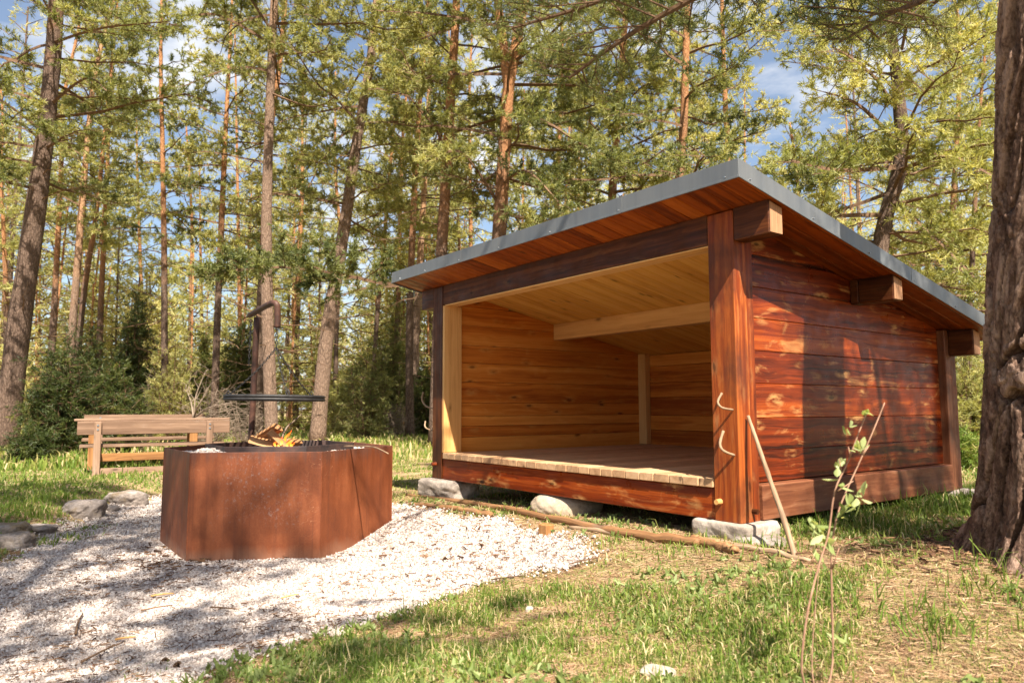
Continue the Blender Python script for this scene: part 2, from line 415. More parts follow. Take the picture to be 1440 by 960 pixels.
M['needle'] = m_leaf('pine_needles', [(.0, (.055, .078, .03)), (.35, (.21, .23, .083)), (.7, (.42, .405, .155)), (1., (.52, .48, .22))])
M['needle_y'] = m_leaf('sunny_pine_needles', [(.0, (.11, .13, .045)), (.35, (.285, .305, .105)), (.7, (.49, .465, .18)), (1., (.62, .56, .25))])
M['juniper'] = m_leaf('juniper_needles', [(.0, (.018, .030, .008)), (.5, (.055, .075, .017)), (.85, (.12, .13, .026)), (1., (.21, .19, .038))], .2)
M['young'] = m_leaf('young_leaves', [(.0, (.12, .17, .04)), (.5, (.28, .34, .12)), (1., (.50, .54, .28))], .4)
M['grass'] = m_leaf('grass_blades', [(.0, (.07, .12, .018)), (.35, (.145, .225, .035)), (.6, (.26, .30, .065)), (.8, (.53, .42, .20)), (1., (.70, .58, .36))], .35, .55)
M['litter'] = m_leaf('needle_litter', [(.0, (.055, .028, .016)), (.4, (.17, .085, .045)), (.75, (.36, .22, .12)), (1., (.55, .40, .25))], .1, .8)
def m_gravel():
    m = NT('crushed_limestone'); ti = m.attr('tint').outputs['Fac']; ge = m.n('ShaderNodeNewGeometry').outputs['Position']
    n = m.noise(ge, 60., 3, .6)
    col = m.ramp(m.math('ADD', m.math('MULTIPLY', ti, .7), m.math('MULTIPLY', n, .3)), [(.08, (.17, .125, .105)), (.28, (.38, .31, .27)), (.6, (.54, .47, .425)), (.9, (.68, .62, .57))])
    m.bsdf(col, .85, spec=.2); return m.m
M['gravel'] = m_gravel()
def m_gravel_bed():
    m = NT('gravel_bed'); ge = m.n('ShaderNodeNewGeometry').outputs['Position']
    vo = m.n('ShaderNodeTexVoronoi', {'Vector': ge, 'Scale': 62.}, feature='F1')
    ed = m.n('ShaderNodeTexVoronoi', {'Vector': ge, 'Scale': 62.}, feature='DISTANCE_TO_EDGE').outputs['Distance']
    col = m.mix(vo.outputs['Color'], (.40, .33, .29), (.62, .55, .51))
    col = m.mix(m.ramp(m.noise(ge, 1.7, 5, .6), [(.5, 0.), (.72, .55)]), col, (.27, .19, .14))
    col = m.mix(m.ramp(ed, [(0., .85), (.10, 0.)]), col, (.12, .09, .07))
    m.bsdf(col, .9, m.bump(m.ramp(ed, [(0., 0.), (.3, 1.)]), .8, .01), spec=.15); return m.m
M['gravel_bed'] = m_gravel_bed()
def m_ground():
    m = NT('forest_ground'); ge = m.n('ShaderNodeNewGeometry').outputs['Position']
    n1 = m.noise(ge, .9, 6, .6); n2 = m.noise(ge, 7., 6, .7); n3_ = m.noise(ge, 60., 4, .7)
    straw = m.ramp(m.math('ADD', m.math('MULTIPLY', n2, .5), m.math('MULTIPLY', n3_, .5)), [(.3, (.13, .078, .042)), (.5, (.36, .25, .145)), (.7, (.60, .48, .31))])
    green = m.ramp(n3_, [(.3, (.075, .085, .022)), (.7, (.24, .23, .07))])
    f = m.math('ADD', m.math('MULTIPLY', n1, .55), m.math('MULTIPLY', n2, .45))
    col = m.mix(m.ramp(f, [(.44, 0.), (.58, .8)]), straw, green)
    col = m.mix(m.ramp(m.noise(ge, 2.1, 6, .68), [(.50, 0.), (.64, .8)]), col, m.ramp(n3_, [(.3, (.06, .03, .018)), (.7, (.22, .12, .07))]))
    m.bsdf(col, .95, m.bump(n3_, .6, .02), spec=.1); return m.m
M['ground'] = m_ground()
def m_flame():
    m = NT('flame'); ti = m.attr('tint').outputs['Fac']
    col = m.ramp(ti, [(0., (1., .55, .12)), (.45, (1., .25, .03)), (1., (.9, .08, .01))])
    e = m.n('ShaderNodeEmission', {'Color': col, 'Strength': 1.7}); tr = m.n('ShaderNodeBsdfTransparent')
    x = m.n('ShaderNodeMixShader', {0: m.ramp(ti, [(0., .75), (1., .35)])})
    m.t.links.new(tr.outputs[0], x.inputs[1]); m.t.links.new(e.outputs[0], x.inputs[2]); m.surf(x.outputs[0]); return m.m
M['flame'] = m_flame()
SUN_DIR = (.77, -.28, 1.0); SUN_E = 5.0; SKY_S = .068; EXPO = 1.46; CLOUD = (6., 6.2, 6.5, 1); WB = 6750
SHADE = (('tall pine just behind the photographer on the right', (4.9, -5.9), 14, 6.3, 3.3, 30, 24),
         ('tall pine further to the right of the camera', (7.0, .45), 13, 5.2, 2.7, 30, 22),
         ('tall pine behind the photographer to the left', (2.7, -6.7), 14, 6., 3.3, 30, 22),
         ('tall pine at the near right edge of the clearing', (10.5, -10.5), 15, 7., 3.2, 26, 24))
# =================================================================== SHELTER
SL = -.2016
def zu(y): return 2.085+SL*np.asarray(y)
def slope(P):
    P = P.copy(); P[:, 2] += SL*P[:, 1]; return P
sh = thing('wooden_shelter', 'open fronted red brown log lean-to shelter with grey metal roof edge', 'shelter', (-1.8, 1.4, .2))
def part(name, mat, build, smooth=False, parent=None, label=None):
    mb = MB(); build(mb); o = mb.build(name, mat, parent or sh, smooth=smooth)
    if label: o['label'] = label
    return o
def prism(mb, poly, axis, a0, a1, bev=.0035, off=None, tint=None):
    """board: polygon in the plane normal to axis (0 or 1), extruded a0..a1; polygon coords (along, z)"""
    poly = np.asarray(poly, float); c = poly.mean(0); n = len(poly)
    ins = poly.copy(); ins[:, 1] -= np.sign(poly[:, 1]-c[1])*bev
    V = []
    for a, q in ((a0, ins), (a0+bev, poly), (a1-bev, poly), (a1, ins)):
        p = np.zeros((n, 3)); p[:, axis] = a; p[:, 1-axis] = q[:, 0]; p[:, 2] = q[:, 1]; V.append(p)
    V = np.concatenate(V); j = np.arange(n); F = []
    ar = np.sum(poly[:, 0]*np.roll(poly[:, 1], -1)-np.roll(poly[:, 0], -1)*poly[:, 1])
    flip = (ar > 0) == (axis == 0)
    for k in range(3):
        q = np.stack([k*n+j, k*n+(j+1) % n, (k+1)*n+(j+1) % n, (k+1)*n+j], 1)
        F.append(q if flip else q[:, ::-1])
    lo = j[::-1].copy() if flip else j.copy(); hi = (3*n+j) if flip else (3*n+j[::-1])
    F += [lo, hi]
    gc = np.stack([V[:, 1-axis], V[:, 2], V[:, axis]], 1)+(rng.uniform(-20, 20, 3) if off is None else off)
    mb.add(V, F, gc, rng.uniform() if tint is None else tint)
def wall_boards(mb, x0, x1, y0, y1, z0, hts, gap=.0016, tints=None):
    z = z0
    for i, h in enumerate(hts):
        zb, zt = z+gap/2, z+h-gap/2; z += h
        ye = y1
        if zu(y1)-.003 < zb+.015: ye = (2.085-.003-(zb+.015))/.2016
        if ye <= y0+.05: break
        yc = (2.085-.003-zt)/.2016
        if yc >= ye: poly = [(y0, zb), (ye, zb), (ye, zt), (y0, zt)]
        elif yc <= y0: poly = [(y0, zb), (ye, zb), (ye, zu(ye)-.003), (y0, zu(y0)-.003)]
        else: poly = [(y0, zb), (ye, zb), (ye, zu(ye)-.003), (yc, zt), (y0, zt)]
        prism(mb, poly, 0, x0, x1, tint=None if tints is None else tints[i % len(tints)])
HT = [.195, .20, .215, .205, .205, .20, .205, .2, .2]
HT2 = [.17, .11, .10, .13, .21, .19, .18, .2, .19, .2, .2]
TI = [.62, .30, .68, .38, .26, .44, .33, .4, .35, .3]
W = 3.6
def b(mb):
    wall_boards(mb, -.115, -.06, .2, 2.77, .42, HT)
part('side_wall', M['stain'], b)
part('side_wall', M['stain'], lambda mb: wall_boards(mb, -3.54, -3.50, .2, 2.77, .42, HT))
part('inner_side_wall', M['inner'], lambda mb: wall_boards(mb, -.16, -.12, .2, 2.83, .42, HT2))
part('inner_side_wall', M['inner'], lambda mb: wall_boards(mb, -3.48, -3.44, .2, 2.83, .42, HT2, .0025, TI))
def bw(mb, y0, y1, x0, x1, hts, gap):
    z = .42
    for h in hts:
        zt = min(z+h-gap, float(zu(y1))-.004)
        if zt-z < .03: break
        box(mb, (x0, x1), (y0, y1), (z, zt), 0, .005); z += h
part('back_wall', M['inner'], lambda mb: bw(mb, 2.83, 2.87, -3.44, -.16, [.2, .17, .21, .17, .2, .2, .2, .2], .003), label='honey coloured inner back wall')
part('back_wall', M['stain'], lambda mb: bw(mb, 2.88, 2.925, -3.42, -.18, HT, .004), label='stained outer back wall')
# posts
def b(mb):
    box(mb, (-.19, 0), (0, .122), (.2, 2.078), 2, .006, .72)
    box(mb, (-.19, -.010), (.128, .20), (.2, 2.05), 2, .005, .30)
    box(mb, (-.17, -.03), (.1, .15), (.22, 2.0), 2, .003, .3)
post_r = part('post', M['stain_post'], b, label='thick reddish front corner post with branch hooks')
def b(mb):
    box(mb, (-3.6, -3.42), (0, .2), (.2, 2.078), 2, .006, .3)
post_l = part('post', M['stain_dark'], b, label='dark brown front corner post with pale inner face')
part('post_lining', M['pale'], lambda mb: box(mb, (-3.418, -3.385), (.004, .206), (.452, 1.884), 2, .003), parent=post_l)
part('post', M['sill'], lambda mb: (box(mb, (-.2, 0), (2.77, 2.87), (.2, 1.515), 2, .006, .6), box(mb, (-.2, -.006), (2.874, 2.97), (.2, 1.49), 2, .006, .35)))
part('post', M['stain_dark'], lambda mb: box(mb, (-3.6, -3.42), (2.77, 2.97), (.2, 1.49), 2, .006))
part('inner_post', M['pale'], lambda mb: box(mb, (-3.438, -3.32), (2.745, 2.828), (.452, 1.522), 2, .004, .45))
part('inner_post', M['pale'], lambda mb: box(mb, (-.28, -.162), (2.745, 2.828), (.452, 1.522), 2, .004))
# sills and joists
part('sill', M['stain'], lambda mb: box(mb, (-3.418, -.192), (.012, .15), (.2, .392), 0, .006, .5), label='dark red front sill under the deck edge')
part('sill', M['sill'], lambda mb: box(mb, (-.15, .012), (.202, 2.768), (.205, .415), 1, .006, .5), label='weathered brown sill under the side wall')
part('sill', M['sill'], lambda mb: box(mb, (-3.6, -3.45), (.202, 2.768), (.205, .415), 1, .006))
part('sill', M['stain'], lambda mb: box(mb, (-3.418, -.202), (2.83, 2.96), (.2, .415), 0, .006))
for y in (.9, 1.6, 2.3): part('joist', M['sill'], lambda mb: box(mb, (-3.44, -.16), (y, y+.08), (.25, .39), 0, .004))
def b(mb):
    x = -3.383
    while x < -.2:
        w = rng.choice([.115, .125, .135, .12]); x1 = min(x+w-.004, -.194)
        y0 = .002+rng.normal(0, .0012)-.012; dz = rng.normal(0, .0006)
        if x1-x > .03: box(mb, (x, x1), (y0, 2.826), (.396+dz, .450+dz), 1, .004)
        x += w
part('deck', M['deckw'], b)
# purlins
def purlin(y0, y1, z0, name='purlin'):
    def clampf(P):
        P = P.copy(); P[:, 2] = np.where(P[:, 2] > z0+.05, zu(P[:, 1])-.002, P[:, 2]); return P
    for xa, xb in ((.002, .25 if z0 > 1.5 else .19), (-3.842, -3.602)):
        mb = MB(); box(mb, (xa, xb), (y0, y1), (z0, z0+.2), 0, .006, .4, clampf)
        xe = xb if xa > 0 else xa
        s = 1 if xa > 0 else -1
        box(mb, sorted((xe+s*.0015, xe+s*.006)), (y0+.004, y1-.004), (z0+.006, z0+.2), 2, .002, .5, lambda P: np.column_stack([P[:, :2], np.where(P[:, 2] > z0+.05, zu(P[:, 1])-.012, P[:, 2])]), mi=1)
        mb.build('purlin', [M['stain_dark'], M['endgrain']], sh)
purlin(.004, .13, 1.885); purlin(1.43, 1.55, 1.62); purlin(2.83, 2.95, 1.30)
def cl(z0):
    def f(P):
        P = P.copy(); P[:, 2] = np.where(P[:, 2] > z0+.05, zu(P[:, 1])-.002, P[:, 2]); return P
    return f
# the outside part of the mid beam between wall face and stub
part('purlin', M['stain_dark'], lambda mb: box(mb, (-.058, .0), (1.43, 1.55), (1.62, 1.82), 0, .005, .4, cl(1.62)))
part('header_beam', M['stain_dark'], lambda mb: box(mb, (-3.418, -.192), (.006, .075), (1.893, 2.08), 0, .006, .35, cl(1.893)))
part('header_lining', M['pale'], lambda mb: (box(mb, (-3.383, -.192), (.01, .145), (1.880, 1.890), 0, .002, .7), box(mb, (-3.44, -.16), (.078, .145), (1.892, 2.06), 0, .003, .6, cl(1.893))))
part('inner_beam', M['pale'], lambda mb: box(mb, (-3.438, -.162), (1.43, 1.55), (1.62, 1.79), 0, .005, .45, cl(1.62)))
# roof boards
def roofboards(mb, xr, yr):
    x = xr[0]
    while x < xr[1]-.01:
        w = min(.118, xr[1]-x)
        box(mb, (x+.001, x+w-.001), yr, (2.087, 2.110), 1, .004, None, slope); x += w
YR = 3.2
def b(mb):
    roofboards(mb, (-3.882, -3.5), (-.312, YR)); roofboards(mb, (-.10, .281), (-.312, YR))
    roofboards(mb, (-3.5, -.10), (-.312, .075)); roofboards(mb, (-3.5, -.10), (2.88, YR))
part('soffit', M['soffit'], b)
part('ceiling', M['ceil'], lambda mb: roofboards(mb, (-3.5, -.10), (.076, 2.879)))
def b(mb):
    t0, t1 = 2.081, 2.187
    e = .284
    box(mb, (-3.6-e, e), (-.320, -.316), (t0-.0, t1), 0, .001, .5, slope)
    box(mb, (e, e+.004), (-.320, YR+.003), (t0, t1), 1, .001, .5, slope)
    box(mb, (-3.6-e-.004, -3.6-e), (-.320, YR+.003), (t0, t1), 1, .001, .5, slope)
    box(mb, (-3.6-e, e), (YR, YR+.004), (t0, t1), 0, .001, .5, slope)
    # folded drip lip
    box(mb, (-3.6-e-.004, e+.004), (-.327, -.3205), (t0-.006, t0+.008), 0, .002, .8, slope)
    box(mb, (e+.0045, e+.011), (-.327, YR+.003), (t0-.006, t0+.008), 1, .002, .8, slope)
    box(mb, (-3.6-e-.011, -3.6-e-.0045), (-.32, YR+.003), (t0-.006, t0+.008), 1, .002, .8, slope)
    # overlaps in the sheet
    for x in (-2.62, -.66):
        box(mb, (x, x+.05), (-.3225, -.3205), (t0+.01, t1-.002), 0, .0008, .5, slope)
    for y in (1.62,):
        box(mb, (e+.0045, e+.0065), (y, y+.06), (t0+.01, t1-.002), 0, .0008, .5, slope)
trim = part('roof_edge_trim', M['metal'], b)
part('roof', M['metal'], lambda mb: box(mb, (-3.883, .283), (-.315, YR-.001), (2.112, 2.183), 1, .002, .5, slope))
if 1:
    for x in (-3.7, -3.2, -2.6, -2.0, -1.35, -.64, .2):
        part('trim_screw', M['screw'], lambda mb: tube(mb, [(x, -.3205, 2.10-SL*-.32*0+.064), (x, -.329, 2.10+.064)], [.0045, .0035], 8), parent=trim)
    for y in (-.22, .4, 1.05, 1.65, 2.3, 2.9):
        part('trim_screw', M['screw'], lambda mb: tube(mb, [(.2885, y, float(zu(y))+.018), (.297, y, float(zu(y))+.018)], [.0045, .0035], 8), parent=trim)
# branch hooks and pegs
def hook(pxs, plane, val, outw, r, mat='stick', parent=None):
    pts = []
    for k, (px, py) in enumerate(pxs):
        p = onplane(px, py, plane, val)
        pts.append(p+np.array(outw)*(.01+.055*math.sin(math.pi*k/(len(pxs)-1)) if k else .0))
    pts = smooth_path(pts, 14)
    part('branch_hook', M[mat], lambda mb: tube(mb, pts, np.linspace(r*.6, r*.8, 14)*(1+.1*np.sin(np.arange(14)*2.1)), 8), True, parent)
hook([(1033, 640), (1026, 633), (1021, 623), (1018.5, 606)], 1, -.002, (0, -1, 0), .0115, parent=post_r)
hook([(1031, 576), (1024, 573), (1018, 565), (1016.5, 553)], 1, -.002, (0, -1, 0), .010, parent=post_r)
hook([(612, 575), (604, 571), (598, 562), (596, 551)], 1, .06, (-.6, -.3, 0), .013, parent=post_l)
hook([(611, 606), (606, 603), (602, 599), (599, 592)], 1, .06, (-.6, -.3, 0), .010, parent=post_l)
for (px, py, pl, v, dv, mt, pp) in ((1013, 705, 1, 0., (0, -.04, 0), 'pale', post_r), (613, 652, 1, 0., (-.01, -.045, 0), 'stain_post', post_l)):
    p = onplane(px, py, pl, v)
    part('peg', M[mt], lambda mb: tube(mb, [p-np.array(dv)*.2, p+np.array(dv)], [.019, .016], 9), parent=pp)
p = onplane(1062, 718, 0, 0.); part('peg', M['stain_dark'], lambda mb: tube(mb, [p+[-.01, -.02, 0], p+[.035, -.02, 0]], [.018, .016], 9), parent=post_r)

# foundation stones
G_ST = 'stones the shelter stands on'
def stone(label, c, dims, n, seed, rot, mat, rough=.1, flat=None):
    mb = MB(); rock(mb, c, dims, n, rough, seed, rot, flat)
    return tag(mb.build('foundation_stone', M[mat], None, (c[0], c[1], c[2]-dims[2]/2), True), label, 'stone', G_ST)
stone('flat grey block stone under the red front corner post beside the leaning stick', (-.145, .125, .105), (.43, .36, .215), 9, 4, .03, 'stone', .13, .90)
stone('blocky grey stone under the dark front corner post nearest the fire pit', (-3.43, .10, .085), (.60, .40, .24), 6, 12, .12, 'stone', .17, .93)
stone('rounded tan boulder under the middle of the front sill', (-1.80, .20, .095), (.56, .50, .235), 2.6, 21, .2, 'boulder', .09, .93)
stone('grey stone under the rear corner post next to the big pine', (-.05, 2.9, .12), (.42, .40, .18), 6, 33, .3, 'stone', .1)
mb = MB(); rock(mb, (.08, .05, .07), (.30, .24, .14), 4, .2, 41, .5)
tag(mb.build('rock', M['rockm'], None, (.08, .05, 0), True), 'low broken grey rock against the foot of the block stone', 'rock')

# =================================================================== FIRE PIT
PC = np.array([-3.431, -1.567]); PR, PA, PZ0, PZ1 = .934, -2.097, -.26, .563
pit = thing('fire_pit', 'large hexagonal rust red steel fire pit on white gravel', 'fire pit', (PC[0], PC[1], -.22))
def hexpts(R, n=6): 
    a = PA+np.arange(n)*2*np.pi/6; return np.stack([PC[0]+R*np.cos(a), PC[1]+R*np.sin(a)], 1)
def hexring(mb, R0, R1, z0, z1, div=1):
    """hollow six-sided wall"""
    A = hexpts(R1); B = hexpts(R0); off = rng.uniform(-9, 9, 3)
    V = np.concatenate([np.column_stack([q, np.full(6, z)]) for q, z in ((A, z0), (A, z1-.003), (A-(A-B)*.3, z1), (B+(A-B)*.3, z1), (B, z1-.003), (B, z0))])
    V = V[np.newaxis].reshape(-1, 3); j = np.arange(6); F = []
    for k in range(5): F.append(np.stack([k*6+j, k*6+(j+1) % 6, (k+1)*6+(j+1) % 6, (k+1)*6+j], 1))
    mb.add(V, F, V+off, .5)
part('outer_shell', M['rust'], lambda mb: hexring(mb, PR-.012, PR, PZ0, PZ1), parent=pit)
part('fire_box', M['burnt'], lambda mb: (hexring(mb, .60, .61, .15, PZ1+.026), mb.add(np.column_stack([hexpts(.595), np.full(6, .40)]), [np.arange(6)])), parent=pit)
for q in hexpts(PR-.001): part('weld_seam', M['rust'], lambda mb: tube(mb, [(q[0], q[1], PZ0), (q[0], q[1], PZ1-.004)], .004, 6), parent=pit)
# gravel fill between shell and fire box
def stones(mb, P, size, tint=None):
    N = len(P); cube = np.array([[a, b_, c] for a in (-1, 1) for b_ in (-1, 1) for c in (-1, 1)], float)*.5
    V = cube[None]*rng.uniform(.55, 1.2, (N, 8, 1))*np.stack([rng.uniform(.8, 1.3, N), rng.uniform(.6, 1., N), rng.uniform(.5, .9, N)], 1)[:, None]
    q = nrm(rng.normal(0, 1, (N, 4))); w, x, y, z = q.T
    R_ = np.stack([np.stack([1-2*(y*y+z*z), 2*(x*y-w*z), 2*(x*z+w*y)], 1), np.stack([2*(x*y+w*z), 1-2*(x*x+z*z), 2*(y*z-w*x)], 1), np.stack([2*(x*z-w*y), 2*(y*z+w*x), 1-2*(x*x+y*y)], 1)], 1)
    V = np.einsum('nij,nkj->nki', R_, V)*np.reshape(size, (-1, 1, 1))+P[:, None]
    f = np.array([[0, 1, 3, 2], [4, 6, 7, 5], [0, 4, 5, 1], [2, 3, 7, 6], [0, 2, 6, 4], [1, 5, 7, 3]])
    F = (f[None]+(np.arange(N)*8)[:, None, None]).reshape(-1, 4)
    t = np.repeat(rng.uniform(0, 1, N) if tint is None else tint, 8)
    mb.add(V.reshape(-1, 3), [F], None, t)
def hexd(x, y):
    a = PA+np.pi/6+np.arange(6)*np.pi/3
    return np.max((x-PC[0])[:, None]*np.cos(a)+(y-PC[1])[:, None]*np.sin(a), 1)
def b(mb):
    P = rng.uniform(-1, 1, (9000, 2))*.95+PC; d = hexd(P[:, 0], P[:, 1])
    k = (d > .535) & (d < .785); P = P[k]; d = d[k]
    hz = .495+.02*np.sin((d-.5)/.29*np.pi)+.05*np.exp(-np.sum((P-at(292, 628, 5.5)[:2])**2, 1)/.03)+.05*np.exp(-np.sum((P-at(500, 628, 5.6)[:2])**2, 1)/.035)
    stones(mb, np.column_stack([P, hz]), rng.uniform(.018, .035, len(P)))
    A = hexpts(PR-.02); B = hexpts(.605); j = np.arange(6)
    mb.add(np.concatenate([np.column_stack([A, np.full(6, .49)]), np.column_stack([B, np.full(6, .49)])]), [np.stack([j, (j+1) % 6, 6+(j+1) % 6, 6+j], 1)], None, .2)
tag(part('gravel_fill', M['gravel'], b, parent=pit), kind='stuff')
# swing arm
pb = at(352, 640, 6.62); pb[2] = .40
pt = at(361.5, 446, 6.60)
tip_hi = at(386, 428, 6.15); tip_lo = at(389.5, 461, 6.15)
part('pole', M['pipe'], lambda mb: tube(mb, smooth_path([pb, (pb*.5+pt*.5), pt], 8), .028, 14), True, pit)
def b(mb):
    A = smooth_path([at(*q) for q in ((351, 443.5, 6.64), (358, 439.5, 6.55), (368, 433.5, 6.40), (378, 428.2, 6.24), (384.5, 425.8, 6.18), (388.6, 427.4, 6.15), (390, 433, 6.15), (390.2, 447, 6.15), (390, 461, 6.15))], 26)
    tube(mb, A, np.linspace(.025, .028, 26), 14)
arm = part('swing_arm', M['pipe'], b, True, pit)
# chain helper
def chain(mb, pts, link=.034, wire=.0042):
    pts = np.asarray(pts, float); L = np.concatenate([[0], np.cumsum(np.linalg.norm(np.diff(pts, axis=0), axis=1))])
    n = max(2, int(L[-1]/(link*.78)))
    for i in range(n):
        s = (i+.5)/n*L[-1]; c = np.array([np.interp(s, L, pts[:, k]) for k in range(3)])
        s2 = min(s+.004, L[-1]); s1 = max(s-.004, 0)
        T = nrm(np.array([np.interp(s2, L, pts[:, k])-np.interp(s1, L, pts[:, k]) for k in range(3)]))
        u = nrm(np.cross(T, [.3, .8, .2])); w = np.cross(T, u); u, w = (u, w) if i % 2 else (w, u)
        a = np.linspace(0, 2*np.pi, 9)
        tube(mb, c+np.outer(np.cos(a)*link*.5, T)+np.outer(np.sin(a)*link*.27, u), wire, 4, cap=False)
part('chain', M['iron'], lambda mb: chain(mb, [pt+RH*-.055+[0, 0, -.02], pt+RH*-.06+[0, 0, -.45]]), True, pit)
# grate
GC = at(387, 559.5, 6.15); GR = .402
gr = thing('grill_grate', 'round black grill grate hanging on chains over the fire pit', 'grill', tuple(GC))
def b(mb):
    a = np.linspace(0, 2*np.pi, 49); tilt = lambda p: p+np.outer((p-GC) @ RH, [0, 0, -.012])
    for zz in (-.012, .012):
        tube(mb, tilt(GC+np.outer(np.cos(a)*GR, RH)+np.outer(np.sin(a)*GR, FH)+[0, 0, zz]), .0135, 8, cap=False)
    for k in range(-12, 13):
        o = k*.031; h = math.sqrt(max(GR*GR-o*o, 0))
        tube(mb, tilt(np.array([GC+RH*o-FH*h, GC+RH*o+FH*h])), .006, 6)
    tube(mb, tilt(np.array([GC-RH*GR, GC+RH*GR])+[0, 0, -.012]), .008, 6)
part('grate', M['iron'], b, True, gr)
jn = tip_lo+np.array([0, 0, -.17])
def b(mb):
    chain(mb, [tip_lo+[0, 0, .01], jn])
part('chain', M['iron'], b, True, gr)
for k, an in enumerate((180, 58, -58)):
    e = GC+RH*GR*math.cos(math.radians(an))+FH*GR*math.sin(math.radians(an))+np.array([0, 0, .02])
    s = jn*.55+e*.45-np.array([0, 0, .03])
    part('chain', M['iron'], lambda mb: chain(mb, smooth_path([jn, s, e], 8), .030, .0036), True, gr)
    part('shackle', M['iron'], lambda mb: tube(mb, [e+[0, 0, -.02], e+RH*.015+[0, 0, .02], e+[0, 0, .045], e-RH*.015+[0, 0, .02], e+[0, 0, -.02]], .006, 6), True, gr)
# firewood
def wedge(label, c, L, r, yaw, pit_, roll, arc=2.4, seed=0):
    mb = MB(); a = np.linspace(-arc/2, arc/2, 9); prof = np.concatenate([[[0, 0]], np.stack([np.cos(a), np.sin(a)], 1)])*r
    n = len(prof); V = []
    for k, t in enumerate(np.linspace(-.5, .5, 4)):
        V.append(np.column_stack([np.full(n, t*L), prof+rng.normal(0, r*.03, prof.shape)]))
    V = np.concatenate(V); j = np.arange(n); F = [np.concatenate([np.stack([k*n+j, k*n+(j+1) % n, (k+1)*n+(j+1) % n, (k+1)*n+j], 1) for k in range(3)]), j[::-1].copy(), 3*n+j]
    R_ = np.array(Matrix.Rotation(yaw, 3, 'Z') @ Matrix.Rotation(pit_, 3, 'Y') @ Matrix.Rotation(roll, 3, 'X'))
    mb.add(V @ R_.T+c, F, V+seed*2., .5)
    tag(mb.build('firewood_log', M['firewood'], None, c), label, 'firewood', 'firewood burning in the pit')
yw = math.atan2(RH[1], RH[0])
wedge('wide split log lying at the base of the flames', at(371, 627, 6.05), .25, .065, yw+.25, .25, 2.0, 2.2, 1)
wedge('short upright chunk of wood on top of the split logs', at(380, 611, 6.05), .17, .065, yw-.3, -.5, 1.2, 2.8, 2)
wedge('narrow split stick leaning against the orange flames', at(389, 621, 5.97), .20, .05, yw+.4, .75, .6, 1.8, 3)
wedge('charred split log behind the flames', at(398, 627, 6.2), .34, .07, yw+1.1, .1, 1.4, 2.4, 4)
mb = MB(); tube(mb, smooth_path([at(392, 628, 6.1), at(401, 604, 6.2), at(411, 594, 6.25), at(424, 582, 6.3)], 8), [.012, .011, .010, .009, .008, .007, .006, .004], 6)
tag(mb.build('stick', M['deadtwig'], None, at(392, 628, 6.1), True), 'thin stick poking up out of the fire', 'stick')
# flames
fl = MB()
def tongue(px, py, d, h, w, lean, hue):
    c = at(px, py, d); n = 12; P = []; Rr = []
    ph = rng.uniform(0, 6)
    for i in range(n):
        t = i/(n-1)
        P.append(c+np.array([0, 0, h*t])+RH*(lean*h*t*t+.018*math.sin(ph+t*6)*t)+FH*.014*math.sin(ph*2+t*5)*t)
        Rr.append(w*(math.sin(math.pi*min(1, .22+.78*t)))*(1-.25*t)+.0012)
    k = fl.n; tube(fl, P, Rr, 7)
    fl.t[-1] = np.repeat(np.clip(np.linspace(hue, 1., n), 0, 1), 7)
for a in ((392, 628, 6.0, .15, .022, .5, .1), (398, 629, 6.05, .19, .024, .55, .0), (404, 629, 6.0, .13, .02, .2, .05), (409, 629, 6.1, .16, .016, .1, .3), (387, 627, 5.95, .07, .016, -.1, .2), (401, 620, 6.1, .17, .013, .6, .4), (395, 625, 5.95, .08, .018, .1, .0), (411, 628, 6., .07, .012, .2, .3)): tongue(a[0], a[1], a[2], a[3]*.55, a[4]*.5, a[5], a[6])
tag(fl.build('fire', M['flame'], None, at(398, 629, 6.02), True), 'small orange flames licking up between the logs in the pit', 'fire')
# twig on the rim
mb = MB(); tube(mb, smooth_path([at(484, 627, 5.75), at(510, 627, 5.4), at(528, 629, 5.15), at(546, 637.5, 4.93)], 12), np.linspace(.006, .004, 12), 6)
tag(mb.build('twig', M['stick'], None, at(520, 628, 5.3), True), 'pale twig lying over the rim of the rusty fire pit', 'twig')

# =================================================================== PICNIC BENCH SET
bo = at(217, 600, 11.0); bo[2] = -.06
bt = thing('picnic_table', 'weathered wooden picnic table with backed benches on the lawn behind the fire pit', 'picnic table', tuple(bo))
bx = nrm(RH*.875+FH*.485); by = np.array([-bx[1], bx[0], 0])
def bl(P):     # local -> world
    P = np.asarray(P); return bo+np.outer(P[:, 0], bx)+np.outer(P[:, 1], by)+np.outer(P[:, 2], [0, 0, 1])
def bpart(name, mat, boxes, label=None):
    mb = MB()
    for (x, y, z, ax) in boxes: box(mb, (x[0]*.85, x[1]*.85) if ax == 0 else (x[0]-.13*np.sign(x[0]), x[1]-.13*np.sign(x[1])), y, z, ax, .006, None, bl)
    o = mb.build(name, M[mat], bt)
    if label: o['label'] = label
fy = -.42
bpart('backrest', 'bench', [((-1.17, 1.20), (fy-.05, fy), (.575, .765), 0)])
bpart('backrest_cap', 'bench', [((-1.22, 1.20), (fy-.03, fy+.13), (.768, .80), 0)])
bpart('seat', 'bench', [((-1.13, 1.13), (fy+.03, fy+.33), (.39, .435), 0)])
